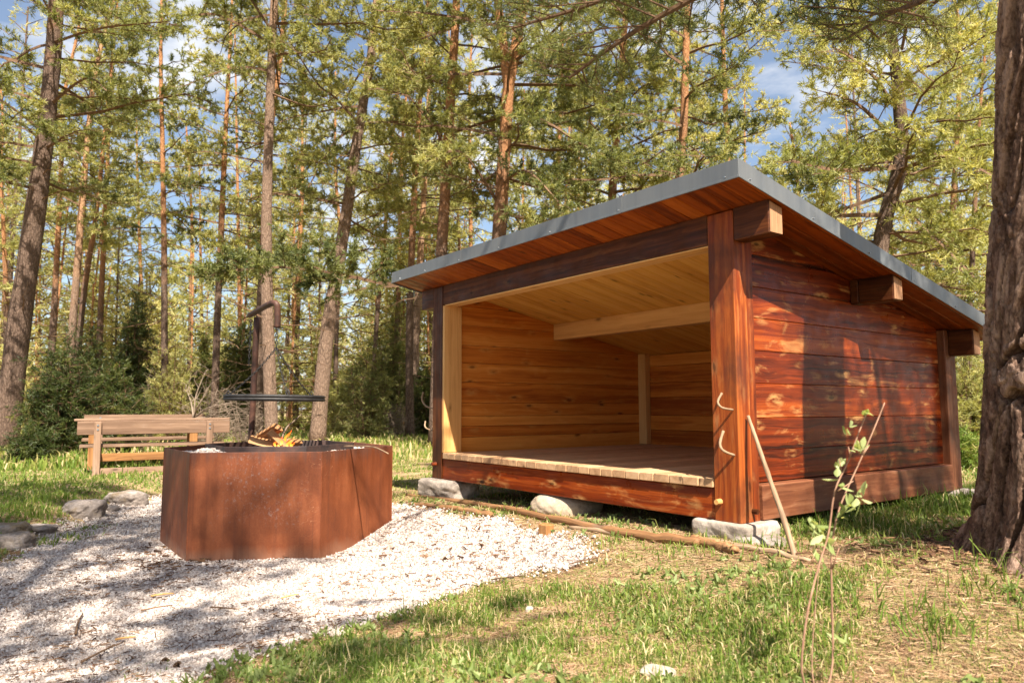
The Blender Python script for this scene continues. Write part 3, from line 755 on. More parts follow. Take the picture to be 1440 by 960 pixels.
for x in (-.87, .86):
    bpart('bench_post', 'bench', [((x-.045, x+.045), (fy-.098, fy-.052), (-.05, .755), 2)])
    for z in (.71, .65):
        mb = MB(); x_ = x-.13*np.sign(x); p = bl([[x_, fy-.1, z]])[0]; q = bl([[x_, fy-.108, z]])[0]; tube(mb, [p, q], .014, 10); mb.build('bolt', M['screw'], bt)
    bpart('table_leg', 'bench_leg', [((x-.13 if x < 0 else x-.19, x-.03 if x < 0 else x-.07), (.45, .54), (-.05, .70), 2)])
    bpart('table_leg', 'bench_leg', [((x-.13 if x < 0 else x-.19, x-.03 if x < 0 else x-.07), (.85, .94), (-.05, .70), 2)])
    bpart('cross_beam', 'bench', [((x-.02, x+.03), (fy-.05, 1.75), (.30, .385), 1)])
    bpart('bench_post', 'bench', [((x-.045, x+.045), (1.80, 1.85), (-.05, .80), 2)])
    bpart('rear_bolt', 'screw', [((x-.015, x+.015), (1.735, 1.745), (.77, .80), 2)])
bpart('stretcher', 'bench', [((-.86, .86), (fy-.05, fy), (-.0, .10), 0)])
bpart('stretcher', 'bench_leg', [((-.86, .86), (.60, .66), (.13, .25), 0)])
bpart('tabletop', 'bench', [((-1.1, 1.1), (.35+k*.145, .49+k*.145), (.665, .705), 0) for k in range(5)])
bpart('seat', 'bench', [((-1.16, 1.2), (1.35, 1.70), (.41, .46), 0)])
bpart('backrest', 'bench', [((-1.15, 1.06), (1.748, 1.797), (.66, .84), 0)])

# =================================================================== POLES, STICKS, ROCKS
def gpt(px, py, dz=0.):
    p = ground_hit(px, py); p[2] = float(hgt(p[0], p[1]))+dz; return p
def pole(label, px, r, mat='pole', name='pole', dz=None, cat='pole', group=None, n=26):
    r = [q*.78 for q in r]; pts = [gpt(a, c, (dz if dz is not None else 0)+.0) for a, c in px]
    P = smooth_path(pts, n); rr = np.interp(np.linspace(0, 1, n), np.linspace(0, 1, len(r)), r)
    P[:, 2] += rr*.8; P += rng.normal(0, .0035, P.shape)
    mb = MB(); tube(mb, P, rr*(1+rng.normal(0, .035, n)), 12, disp=.03)
    return tag(mb.build(name, M[mat], None, P[0], True), label, cat, group)
GP = 'poles lying on the ground in front of the shelter'
pole('long straight bark covered pole lying along the front of the shelter', [(572, 697), (680, 713), (800, 738), (905, 759), (985, 768)], [.020, .032, .036, .040, .036], group=GP)
pole('short pole on the gravel edge ending beside the long pole', [(571, 709), (625, 716), (690, 727)], [.016, .028, .034], group=GP)
pole('pale slender pole running past the block stone to the stick', [(800, 743), (900, 757), (1000, 765), (1070, 777), (1140, 790)], [.018, .022, .024, .022, .014], 'stick', group=GP)
pole('broken pole stub angled into the grass near the block stone', [(975, 763), (1010, 772), (1035, 779)], [.034, .036, .030], group=GP)
p = gpt(768, 752); mb = MB(); box(mb, (p[0]-.045, p[0]+.045), (p[1]-.035, p[1]+.035), (p[2]-.01, p[2]+.075), 2, .006, .4)
tag(mb.build('wood_block', M['bench_leg'], None, p), 'small sawn wood block on the gravel beside the long pole', 'wood block')
# leaning stick
foot = gpt(1118, 780); foot = ground_hit(1119, 781)
top = onplane(1052, 585, 1, .10); top = onplane(1052, 585, 0, .018)
f2 = foot.copy(); P = smooth_path([f2+[0, 0, -.02], f2*.72+top*.28+[.012, -.012, 0], f2*.45+top*.55+[-.004, .008, .0], f2*.2+top*.8+[.004, -.004, 0], top], 24)
mb = MB(); tube(mb, P, np.linspace(.016, .010, 24)*(1+.06*np.sin(np.arange(24)*1.7)), 10, disp=.05)
tag(mb.build('leaning_stick', M['stick'], None, f2, True), 'crooked barkless stick leaning against the front corner post', 'stick')
# edge rocks beside the gravel
GR_ = 'rocks edging the lawn'
for (px, py, dims, sd, lab) in ((176, 706, (.55, .40, .30), 3, 'largest mossy grey rock on the lawn edge nearest the fire pit'),
                                (118, 723, (.46, .42, .32), 7, 'pointed grey rock between the lawn and the gravel'),
                                (18, 768, (.34, .30, .24), 15, 'pale low rock at the edge of the gravel by the picture border'),
                                (55, 745, (.40, .30, .12), 19, 'flat half buried rock in the lawn edge'),
                                (6, 752, (.40, .34, .22), 24, 'dark rock behind the pale low rock'),
                                (150, 716, (.30, .2, .10), 29, 'small flat rock touching the pointed rock')):
    dims = (dims[0]*.72, dims[1]*.72, dims[2]*.85); c = gpt(px, py+2); c[2] += dims[2]*.12
    mb = MB(); rock(mb, c, (dims[0], dims[1], dims[2]*.85), 4.5, .36, sd, sd*.7)
    tag(mb.build('rock', M['rockm'], None, c, True), lab, 'rock', GR_)
for (px, py, dims, sd, lab) in ((925, 948, (.12, .09, .04), 35, 'pale stone sunk in the grass at the bottom edge'), (475, 893, (.07, .05, .03), 36, 'thumb sized white stone in the grass by the gravel'), (745, 858, (.05, .04, .03), 37, 'small white stone in the dark grass patch')):
    c = gpt(px, py); c[2] += .005; mb = MB(); rock(mb, c, dims, 3.5, .15, sd, sd)
    tag(mb.build('stone', M['stone'], None, c, True), lab, 'stone')
GC_ = 'pine cones on the ground'
for (px, py, lab) in ((250, 942, 'pine cone at the lower left edge of the gravel'), (626, 790, 'pine cone on the sunny gravel right of the fire pit'), (795, 870, 'pine cone in the shaded grass patch'), (232, 936, 'smaller pine cone beside the cone at the gravel edge')):
    c = gpt(px, py, .014); mb = MB()
    for ring in range(6):
        m_ = [4, 7, 8, 8, 6, 3][ring]; rr = [.006, .014, .018, .017, .012, .005][ring]
        a = np.arange(m_)*2*np.pi/m_+ring*.5
        P0 = c+np.column_stack([np.cos(a)*rr*.3, np.sin(a)*rr*.3, np.full(m_, (ring-2.5)*.006)])
        P1 = c+np.column_stack([np.cos(a)*rr*1.1, np.sin(a)*rr*1.1, np.full(m_, (ring-2.2)*.007)])
        segs(mb, P0, P1, .004, .0055, 4, .2)
    tag(mb.build('pine_cone', M['twig'], None, c), lab, 'pine cone', GC_)
# =================================================================== GROUND
gpx = [(-500, 1020), (-420, 905), (-150, 828), (0, 792), (60, 752), (95, 737), (150, 714), (225, 696), (300, 684), (400, 679), (500, 692), (575, 712), (640, 719), (700, 729), (760, 745), (820, 764), (852, 784), (790, 803), (700, 822), (620, 848), (540, 872), (430, 905), (330, 938), (270, 968), (150, 1100), (-300, 1250)]
GP_ = np.array([ground_hit(a, c)[:2] for a, c in gpx])
def gsd(x, y):
    """signed distance to gravel edge, + inside"""
    P = np.column_stack([np.ravel(x), np.ravel(y)]); A = GP_; B = np.roll(GP_, -1, 0)
    best = np.full(len(P), 1e9); ins = np.zeros(len(P), bool)
    for a, c in zip(A, B):
        ab = c-a; t = np.clip(((P-a) @ ab)/(ab @ ab), 0, 1); d = np.hypot(*(P-a-t[:, None]*ab).T); best = np.minimum(best, d)
        k = ((a[1] > P[:, 1]) != (c[1] > P[:, 1])); xx = a[0]+(P[:, 1]-a[1])/(c[1]-a[1]+1e-12)*(c[0]-a[0]); ins ^= k & (P[:, 0] < xx)
    return np.where(ins, best, -best)
def gmask(x, y): return gsd(x, y)+(fbm(x*1.6, y*1.6, 21)-.5)*.34+(fbm(x*9, y*9, 22)-.5)*.16
def grid(n, inner, outer):
    t = np.linspace(-1, 1, n); return np.sign(t)*(inner*np.abs(t)+(outer-inner)*np.abs(t)**6)
gx = grid(361, 9, 320)-1.5; gy = grid(361, 9, 320)-.5
X, Y = np.meshgrid(gx, gy); n = len(gx)
mb = MB(); i, j = np.meshgrid(np.arange(n-1), np.arange(n-1)); a = (j*n+i).ravel()
mb.add(np.column_stack([X.ravel(), Y.ravel(), hgt(X.ravel(), Y.ravel())]), [np.stack([a, a+1, a+n+1, a+n], 1)])
tag(mb.build('ground', M['ground'], None, (0, 0, 0), True), kind='structure')
# gravel bed sheet
q = np.arange(-9.5, .8, .05); r_ = np.arange(-6.5, 1.2, .05); X, Y = np.meshgrid(q, r_); g = gmask(X.ravel(), Y.ravel()).reshape(X.shape)
i, j = np.meshgrid(np.arange(len(q)-1), np.arange(len(r_)-1)); a = (j*len(q)+i).ravel(); w_ = len(q)
F = np.stack([a, a+1, a+w_+1, a+w_], 1); F = F[(g.ravel()[F] > -.02).all(1)]
used, inv = np.unique(F, return_inverse=True); F = inv.reshape(-1, 4)
mb = MB(); V = np.column_stack([X.ravel(), Y.ravel(), hgt(X.ravel(), Y.ravel())+.006+.006*S(0, .1, g.ravel())])[used]; mb.add(V, [F])
tag(mb.build('gravel_path', M['gravel_bed'], None, (0, 0, 0), True), kind='structure')
def polar(N, r0, r1, half=46):
    r = np.exp(rng.uniform(math.log(r0), math.log(r1), N)); th = np.radians(rng.uniform(-half, half, N))
    p = CAM[:2]+r[:, None]*(np.cos(th)[:, None]*FH[:2]+np.sin(th)[:, None]*RH[:2]); return p[:, 0], p[:, 1], r
x, y, r = polar(520000, 1.6, 10.5)
g = gmask(x, y); k = (g+rng.normal(0, .05, len(g)) > .01) & (hexd(x, y) > PR*.866+.01); x, y, r = x[k], y[k], r[k]
mb = MB(); sz = rng.uniform(.0048, .0115, len(x))*(.75+.09*r)*np.where(rng.uniform(size=len(x)) < .06, 1.6, 1)
stones(mb, np.column_stack([x, y, hgt(x, y)+.012+sz*.22]), sz)
def nogc(m_):
    m_.gc = [np.zeros((0, 3))]; return m_
_old_build = MB.build
o = mb.build('gravel', M['gravel'], None, (0, 0, 0)); tag(o, 'crushed white limestone gravel round the fire pit', 'gravel', kind='stuff')
print('gravel', len(x))

# =================================================================== GRASS
def blades(mb, x, y, h, w, tint, lean=.5):
    N = len(x); b0 = np.column_stack([x, y, hgt(x, y)-.004]); a = rng.uniform(0, 2*np.pi, N); sd = np.column_stack([np.cos(a), np.sin(a), np.zeros(N)])*w[:, None]*.5
    a2 = rng.uniform(0, 2*np.pi, N); ln = np.column_stack([np.cos(a2), np.sin(a2), np.zeros(N)])*(np.abs(rng.normal(0, lean, N))*h)[:, None]
    up = np.array([0, 0, 1.]); m1 = b0+ln*.28+up*(h*.62)[:, None]; tp = b0+ln+up*(h*np.clip(1-.25*np.linalg.norm(ln, axis=1)/h, .3, 1))[:, None]
    V = np.stack([b0-sd, b0+sd, m1+sd*.75, m1-sd*.75, tp], 1).reshape(-1, 3); o_ = np.arange(N)*5
    mb.add(V, [np.stack([o_, o_+1, o_+2, o_+3], 1), np.stack([o_+3, o_+2, o_+4], 1)], np.zeros((len(V), 3)), np.repeat(np.clip(tint, 0, 1), 5))
def inshelter(x, y): return (x > -3.55) & (x < -.05) & (y > .25) & (y < 2.95)
mb = MB()
x, y, r = polar(430000, 1.55, 15)
g = gmask(x, y); dl = (x-_l0[0])*_ln[0]+(y-_l0[1])*_ln[1]
lawn = S(-.1, .5, dl)
patch = fbm(x*1.3, y*1.3, 31, 4)*.6+fbm(x*4.5, y*4.5, 33)*.4
dens = np.where(lawn > .5, 1., S(.40, .58, patch)*.85+.20)
dens = dens*S(.04, -.22, g)+.012*(fbm(x*2.1, y*2.1, 40) > .55)*(g > 0)*(g < .5)
dens = np.where(inshelter(x, y), dens*.25*(y < 1.2), dens)
dt = np.hypot(x-1.22, y-.84); dens = dens*S(.30, .6, dt)*(hexd(x, y) > .85)
k = rng.uniform(size=len(x)) < dens; x, y, r, lawn, patch, g = x[k], y[k], r[k], lawn[k], patch[k], g[k]
rear = S(.2, 1.5, y)*(x > -.3)
h = (.010+.019*rng.gamma(2, .5, len(x)))*(1+.7*lawn+.8*rear)*(.55+.9*S(.42, .66, patch))
h = h*np.where(rng.uniform(size=len(x)) < .02, 2.0, 1)
wd = (.0022+.0010*r)*rng.uniform(.7, 1.3, len(x))
tn = .26+.22*rng.normal(0, .7, len(x))+(1-lawn)*(.22-.30*S(.45, .65, patch)+.12*rng.uniform(size=len(x)))+.13*lawn*fbm(x*1.5, y*1.5, 44)
straw = rng.uniform(size=len(x)) < np.where(lawn > .5, .06, .25*(1-rear*.6)); tn = np.where(straw, rng.uniform(.68, 1, len(x)), np.clip(tn, 0, .66))
blades(mb, x, y, np.clip(h, .015, .20), wd, tn, 1.0)
print('grass', len(x))
# sparse tufts with long blades
for (px, py, nb, hh) in ((480, 912, 60, .13), (700, 838, 45, .10), (870, 840, 40, .10), (1300, 880, 70, .16), (1010, 900, 60, .14), (1180, 850, 60, .13), (1425, 800, 30, .20), (1350, 720, 80, .14), (1200, 722, 90, .15), (1130, 745, 80, .15), (960, 775, 60, .10), (1060, 930, 50, .13), (600, 945, 70, .10), (350, 950, 60, .09), (200, 955, 40, .06), (1250, 705, 80, .16), (1320, 700, 60, .16), (1090, 770, 60, .12), (1390, 830, 40, .13), (130, 745, 50, .1), (60, 765, 60, .12), (100, 760, 60, .11), (840, 870, 60, .1), (925, 855, 50, .09)):
    c = ground_hit(px, py); dd = np.hypot(*(c[:2]-CAM[:2])); N = nb*2
    xx = c[0]+rng.normal(0, .11, N); yy = c[1]+rng.normal(0, .11, N)
    blades(mb, xx, yy, hh*.75*rng.uniform(.2, 1.05, N), np.full(N, .0035+.0009*dd), rng.normal(.33, .13, N), 1.)
# forest floor further out
x, y, r = polar(75000, 13, 60, 42)
pt_ = fbm(x*.35, y*.35, 51, 4); k = rng.uniform(size=len(x)) < S(.35, .6, pt_)*.8+.15; x, y, r, pt_ = x[k], y[k], r[k], pt_[k]
blades(mb, x, y, rng.uniform(.08, .22, len(x))*(1+r*.006), .0022*r*rng.uniform(.6, 1.3, len(x)), np.where(rng.uniform(size=len(x)) < .45, rng.uniform(.55, .95, len(x)), rng.normal(.35, .15, len(x))), .6)
o = mb.build('grass', M['grass'], None, (0, 0, 0)); tag(o, 'green and straw coloured grass of the clearing', 'grass', kind='stuff')
# small broad leaved weeds
mb = MB()
x, y, r = polar(9000, 1.6, 8); g = gmask(x, y); dl = (x-_l0[0])*_ln[0]+(y-_l0[1])*_ln[1]
k = (g < .02) & (fbm(x*1.8, y*1.8, 61) > .5) & ~inshelter(x, y); x, y = x[k], y[k]
P = np.column_stack([x, y, hgt(x, y)+.01]); A = np.tile([0, 0, .6], (len(P), 1)); tufts(mb, P, A, 6, .035, .016, .8, .01, rng.uniform(.1, .55, len(P)))
tag(mb.build('ground_weeds', M['young'], None, (0, 0, 0)), 'small leafy weeds scattered in the grass', 'weeds', kind='stuff')
# needle litter, straw and bark chips
mb = MB()
def scatter_sticks(x, y, L, R, tint, dz=.0):
    a = rng.uniform(0, 2*np.pi, len(x)); d = np.column_stack([np.cos(a), np.sin(a), rng.normal(0, .12, len(x))])*L[:, None]*.5
    c = np.column_stack([x, y, hgt(x, y)+dz+R]); segs(mb, c-d, c+d, R, R*.7, 3, tint)
x, y, r = polar(90000, 1.6, 8); g = gmask(x, y); k = (g < .05) & ~inshelter(x, y); x, y, r = x[k], y[k], r[k]
scatter_sticks(x, y, rng.uniform(.03, .11, len(x)), (.0005+.00022*r)*rng.uniform(.7, 1.4, len(x)), rng.uniform(.45, 1, len(x)), .004)
x, y, r = polar(20000, 1.8, 9); g = gmask(x, y); k = (g > 0) & (hexd(x, y) > .83) & (rng.uniform(size=len(x)) < S(.36, .60, fbm(x*1.7, y*1.7, 71))+.12); x, y, r = x[k], y[k], r[k]
scatter_sticks(x, y, rng.uniform(.012, .05, len(x)), (.0012+.0003*r)*rng.uniform(.7, 1.5, len(x)), rng.uniform(.05, .7, len(x)), .024)
for (px, py, N, sx) in ((250, 795, 70, .16), (240, 778, 50, .14), (650, 745, 40, .3), (620, 790, 40, .3), (1370, 770, 260, .3), (1330, 765, 160, .22)):
    c = ground_hit(px, py); x = c[0]+rng.normal(0, sx, N); y = c[1]+rng.normal(0, sx, N); k = hexd(x, y) > .83; x, y = x[k], y[k]
    scatter_sticks(x, y, rng.uniform(.02, .07, len(x)), rng.uniform(.003, .007, len(x)), rng.uniform(.05, .6, len(x)), .026 if px < 900 else .012)
tag(mb.build('needle_litter', M['litter'], None, (0, 0, 0)), 'brown needle litter, straw and bark chips on the ground', 'litter', kind='stuff')
GT_ = 'bark pieces and twigs on the gravel'
for (px0, py0, px1, py1, rad, lab, mat) in ((212, 845, 244, 841, .006, 'pale orange wood chip on the gravel left of the picture centre', 'pale'), (162, 908, 190, 904, .006, 'orange wood chip on the shaded gravel', 'pale'), (395, 848, 420, 842, .005, 'wood chip in front of the fire pit', 'pale'), (115, 940, 172, 912, .005, 'thin dark twig on the gravel near the lower left corner', 'twig'), (198, 866, 242, 858, .005, 'thin curved twig on the shaded gravel', 'twig'), (106, 900, 116, 870, .006, 'bent dark twig at the left of the gravel', 'twig'), (296, 861, 336, 864, .005, 'twig beside the sunny gravel patch', 'twig'), (690, 822, 740, 816, .005, 'twig where the gravel meets the grass', 'twig'), (845, 790, 800, 800, .006, 'dark twig at the tip of the gravel', 'twig')):
    a = gpt(px0, py0, .03); c = gpt(px1, py1, .03); m_ = (a+c)/2+np.array([.012, -.008, .006]); mb = MB(); tube(mb, smooth_path([a, m_, c], 8), np.linspace(rad, rad*.6, 8), 6)
    tag(mb.build('wood_chip' if mat == 'pale' else 'twig', M[mat], None, a, True), lab, 'wood chip' if mat == 'pale' else 'twig', GT_)

# =================================================================== TREES
def limb_path(p0, az, L, el, droop, n=7):
    t = np.linspace(0, 1, n); d = np.array([math.cos(az), math.sin(az), 0]); sd = np.array([-d[1], d[0], 0])
    w = np.cumsum(rng.normal(0, .05*L, n))*t; w2 = np.cumsum(rng.normal(0, .035*L, n))*t
    return p0+np.outer(t*L*math.cos(el), d)+np.outer(w, sd)+np.outer(t*L*math.sin(el)-droop*L*t*t+w2, [0, 0, 1])
class Crown:
    def __init__(s): s.S0 = []; s.S1 = []; s.R0 = []; s.R1 = []; s.TP = []; s.TA = []; s.TT = []
    def seg(s, a, b_, r0, r1):
        s.S0.append(a); s.S1.append(b_); s.R0.append(np.broadcast_to(r0, (len(a),))); s.R1.append(np.broadcast_to(r1, (len(a),)))
    def limb(s, path, r, dens=1., fol0=.28, tone=.5, seclen=1.):
        path = np.asarray(path); n = len(path); rr = np.linspace(r, r*.25, n); s.seg(path[:-1], path[1:], rr[:-1], rr[1:])
        L = np.sum(np.linalg.norm(np.diff(path, axis=0), axis=1)); ns = max(3, int(L*5.2*dens))
        t = fol0+(1-fol0)*(np.arange(ns)+rng.uniform(0, 1, ns))/ns; t = np.clip(t, 0, .999); f = t*(n-1); i = f.astype(int); u = (f-i)[:, None]
        P = path[i]*(1-u)+path[i+1]*u; T = nrm(path[i+1]-path[i])
        sg = np.where(np.arange(ns) % 2 == 0, 1, -1)*rng.uniform(.5, 1.6, ns)
        sd = np.column_stack([-T[:, 1], T[:, 0], np.zeros(ns)])
        D = nrm(T*rng.uniform(.4, 1., (ns, 1))+sd*sg[:, None]+np.column_stack([np.zeros((ns, 2)), rng.uniform(-.15, .55, ns)]))
        l = (.22+.26*L*(1.12-t))*rng.uniform(.6, 1.25, ns)*seclen; l = np.minimum(l, 1.5)
        Mid = P+D*(l*.55)[:, None]; E_ = P+D*l[:, None]+np.column_stack([np.zeros((ns, 2)), .12*l*rng.uniform(-.6, 1, ns)])+rng.normal(0, .05, (ns, 3))
        s.seg(P, Mid, .006+.005*l, .005+.003*l); s.seg(Mid, E_, .005+.003*l, .003)
        nt = np.maximum(2, (l*15*dens)).astype(int); I = np.repeat(np.arange(ns), nt); v = rng.uniform(.2, 1, len(I))
        Q = np.where((v < .55)[:, None], P[I]+(Mid-P)[I]*(v/.55)[:, None], Mid[I]+(E_-Mid)[I]*((v-.55)/.45)[:, None])
        d3 = nrm(D[I]*.7+rng.normal(0, .55, (len(I), 3))+[0, 0, .18]); l3 = rng.uniform(.06, .24, len(I))
        E3 = Q+d3*l3[:, None]; s.seg(Q, E3, np.full(len(I), .0032), np.full(len(I), .002))
        tn = np.clip(tone+rng.normal(0, .10, ns)[I]+rng.normal(0, .08, len(I)), 0, 1)
        s.TP += [E3, Q+d3*(l3*.5)[:, None]]; s.TA += [d3, d3]; s.TT += [tn, tn]
    def build(s, parent, needle, k, L, Wd, bark=None, sides=3, name='crown'):
        mb = MB(); segs(mb, np.concatenate(s.S0), np.concatenate(s.S1), np.concatenate(s.R0), np.concatenate(s.R1), sides, .4)
        if s.TP: tufts(mb, np.concatenate(s.TP), np.concatenate(s.TA), k, L, Wd, .55, .07, np.concatenate(s.TT), 1)
        o_ = mb.build(name, [bark or M['twig'], needle], parent); return o_
def trunk_curve(pts, H):
    pts = list(map(np.asarray, pts)); d = nrm(pts[-1]-pts[-2]); d = nrm(d+np.array([0, 0, 1.]))
    while pts[-1][2] < H-.01:
        st = min(2.5, H-pts[-1][2]); d = nrm(d+rng.normal(0, .05, 3)+[0, 0, .05]); pts.append(pts[-1]+d*st/max(d[2], .3))
    return smooth_path(pts, max(16, len(pts)*4))
def tree(label, px, d, wpx, H, cb, Lmax, nbr, group=None, name='pine_tree', bark='bark', needle='needle', dens=1., k=14, tone=.6, dead=14, fork=None, limbs=(), prof=.8, base=None, nl=.088, nw=None, orange=6.5, spread=None):
    if px is not None:
        P = [at(a, c, d) for a, c in px]; b0 = P[0].copy(); b0[2] = float(hgt(b0[0], b0[1]))-.05
        P = [b0]+[p for p in P[1:] if p[2] > b0[2]+.4]
    else: P = [np.array([base[0], base[1], float(hgt(*base))-.05]), np.array([base[0]+rng.normal(0, .15), base[1]+rng.normal(0, .15), 4.])]; b0 = P[0]; d = 15
    C_ = trunk_curve(P, H); z = C_[:, 2]-C_[0, 2]; r0 = .86*wpx*d/FPX/2
    rr = r0*(1-.80*(z/z[-1])**1.1)+.012; rr = rr*(1+.22*np.exp(-z/.25))
    t = thing(name, label, 'tree', tuple(b0+[0, 0, .05]), group)
    mb = MB(); tube(mb, C_, rr*(1+rng.normal(0, .02, len(rr))), 14 if d < 20 else 9, None, disp=.02); mb.t[-1] = np.repeat(np.clip(z/orange*.5, 0, 1), 14 if d < 20 else 9)
    cr = Crown()
    def pos(zz): return np.array([np.interp(zz, C_[:, 2], C_[:, q]) for q in range(3)]), float(np.interp(zz, C_[:, 2], rr))
    if fork is not None:
        FP = trunk_curve([at(a, c, d) for a, c in fork], H-1); z2 = FP[:, 2]-FP[0, 2]; r2 = pos(FP[0, 2])[1]*.8*(1-.8*z2/z2[-1])+.01
        tube(mb, FP, r2, 12, disp=.02); mb.t[-1] = np.repeat(np.clip((FP[:, 2])/orange*.5, 0, 1), 12)
    mb.build('trunk', M[bark], t, smooth=True)
    for i in range(nbr):
        u = (i+rng.uniform(0, 1))/nbr; zz = cb*(.84 if px is not None else 1)+(H-cb*(.84 if px is not None else 1)-.3)*u; az = i*2.39996+rng.normal(0, .35)
        L = Lmax*(.30+.70*(1-u)**prof)*rng.uniform(.55, 1.15)*(1 if u > .08 else .8)
        p0, rt = pos(zz); el = -.05+.75*u+rng.normal(0, .14)
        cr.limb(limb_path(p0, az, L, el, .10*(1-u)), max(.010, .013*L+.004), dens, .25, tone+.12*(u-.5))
        if fork is not None and i % 2:
            q = np.array([np.interp(zz, FP[:, 2], FP[:, w__]) for w__ in range(3)])
            if zz > FP[0, 2]: cr.limb(limb_path(q, az+1.3, L*.8, el, .1), .012*L+.004, dens, .25, tone)
    for (path, r_l, dn, tn, f0) in limbs: cr.limb(smooth_path(path, 12), r_l, dn, f0, tn)
    if dead:
        S0, S1, R0, R1 = [], [], [], []
        for i in range(dead):
            zz = rng.uniform(1.3, cb+1.0); p0, rt = pos(zz); az = rng.uniform(0, 6.28); L = rng.uniform(.3, 1.7)
            q = limb_path(p0, az, L, rng.uniform(-.15, .5), rng.uniform(0, .35), 6); rq = np.linspace(.014, .003, 6)*(.6+.5*L)
            S0.append(q[:-1]); S1.append(q[1:]); R0.append(rq[:-1]); R1.append(rq[1:])
            for m_ in range(int(L*3)):
                a = q[rng.integers(2, 5)]; e = a+nrm(rng.normal(0, 1, 3)+nrm(q[-1]-q[0]))*rng.uniform(.15, .5)
                S0.append(a[None]); S1.append(e[None]); R0.append(np.array([.006])); R1.append(np.array([.002]))
        cr.S0 += S0; cr.S1 += S1; cr.R0 += R0; cr.R1 += R1
    cr.build(t, M[needle], k, nl, nw or (.006+.0008*d))
    return t

G1 = 'pine trees around the clearing'
def L_(pts, dens=1., r=.04, tone=.4, f0=.25): return ([at(a, c, dd) for a, c, dd in pts], r, dens, tone, f0)
# ---- left side
tree('thick leaning pine with grey scaly bark at the left edge', [(6, 614), (28, 450), (47, 320), (68, 150), (79, 0)], 15, 36, 15.5, 6.3, 3.6, 40, G1, tone=.45, dead=26, orange=13, limbs=(L_([(68, 150, 15), (120, 110, 14.5), (150, 128, 14)], .5), L_([(75, 60, 15), (140, 40, 13.5), (240, 30, 12.5)], .9), L_([(60, 200, 15), (20, 170, 14), (-30, 180, 13)], 1.)))
tree('thin reddish pine nearest the thick leaning pine', [(66, 600), (78, 400), (86, 240), (88, 150)], 25, 11, 15, 8.2, 2.6, 26, G1, k=11)
tree('pinkish barked pine behind the dark juniper, right of the thick pine', [(88, 600), (101, 470), (112, 330), (122, 210)], 23, 14, 15, 7.6, 2.7, 26, G1, bark='bark_light', k=11, tone=.6)
tree('slanting thin pine crossing the pinkish barked pine', [(100, 600), (117, 420), (134, 310), (146, 200)], 24, 10, 15, 8., 2.5, 24, G1, k=11, tone=.6)
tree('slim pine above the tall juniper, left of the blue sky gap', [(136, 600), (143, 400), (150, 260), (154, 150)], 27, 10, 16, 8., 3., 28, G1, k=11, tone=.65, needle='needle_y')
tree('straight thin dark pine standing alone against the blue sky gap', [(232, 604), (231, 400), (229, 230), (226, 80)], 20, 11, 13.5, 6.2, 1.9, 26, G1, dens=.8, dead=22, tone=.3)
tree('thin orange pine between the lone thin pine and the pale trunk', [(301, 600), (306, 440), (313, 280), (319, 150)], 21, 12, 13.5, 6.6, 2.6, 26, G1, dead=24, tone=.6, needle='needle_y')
# ---- centre
tree('tall pale barked pine directly behind the grill pole', [(383, 622), (376, 430), (375, 300), (380, 130), (386, -10)], 16, 20, 15.5, 10.2, 3.2, 30, G1, bark='bark_light', dead=22, tone=.55, orange=12,
     limbs=(L_([(378, 100, 16), (330, 95, 15), (262, 120, 14)], .8, .035), L_([(378, 60, 16), (300, 20, 15), (235, 40, 14)], .9), L_([(378, 130, 16), (440, 150, 15.5), (480, 130, 15)], .5, .03)))
tree('darker pine close behind the pale pine and the grill pole', [(362, 618), (366, 470), (372, 330), (378, 200)], 21, 17, 15, 8.5, 2.9, 26, G1, k=11)
tree('stout crooked pine leaning right, right of the fire', [(446, 618), (460, 470), (482, 335), (500, 210), (520, 90), (530, 0)], 18, 24, 14.5, 6.2, 3.4, 36, G1, bark='bark_light', dead=22, orange=14,
     limbs=(L_([(505, 180, 18), (470, 200, 17), (425, 280, 16)], .8, .05), L_([(526, 60, 18), (480, 40, 17), (430, 20, 16)], .9, .05)))
tree('orange pine rising just left of the shelter roof corner', [(612, 600), (618, 420), (623, 320), (632, 170), (642, 0)], 16, 21, 15.5, 7.2, 3.3, 36, G1, dead=22, tone=.55, orange=6.,
     limbs=(L_([(617, 385, 16), (575, 398, 15), (540, 399, 14.2), (490, 388, 13.4), (430, 378, 12.8), (360, 376, 12.2), (300, 386, 11.8)], 1.25, .05, .22, .38), L_([(616, 395, 16), (560, 402, 15.2), (510, 406, 14.6), (470, 420, 14)], .7, .035, .3)))
tree('slim dark pine in the shade just left of the shelter', [(577, 600), (576, 470), (580, 330), (590, 150)], 21, 13, 14.5, 7., 2.7, 26, G1, k=11, needle='needle_y', tone=.6)
tree('pale trunk beside the slim dark pine left of the shelter', [(588, 604), (584, 500), (590, 380), (600, 200), (606, 60)], 24, 14, 15, 8, 2.8, 26, G1, bark='bark_light', k=11, needle='needle_y', tone=.6)
tree('thick forked orange pine behind the shelter roof', [(692, 600), (698, 400), (704, 300), (712, 170), (717, 110), (737, 0)], 15, 27, 15, 5.6, 3.6, 40, G1, fork=[(715, 125), (706, 50), (698, -30)], tone=.5, dead=16, orange=6.,
     limbs=(L_([(712, 180, 15), (760, 170, 14), (830, 210, 13), (880, 230, 12.5)], 1.1, .05), L_([(706, 260, 15), (740, 240, 14), (790, 290, 13)], .9, .04, .3), L_([(700, 285, 15), (650, 215, 14), (610, 225, 13.5)], 1., .04, .6)))
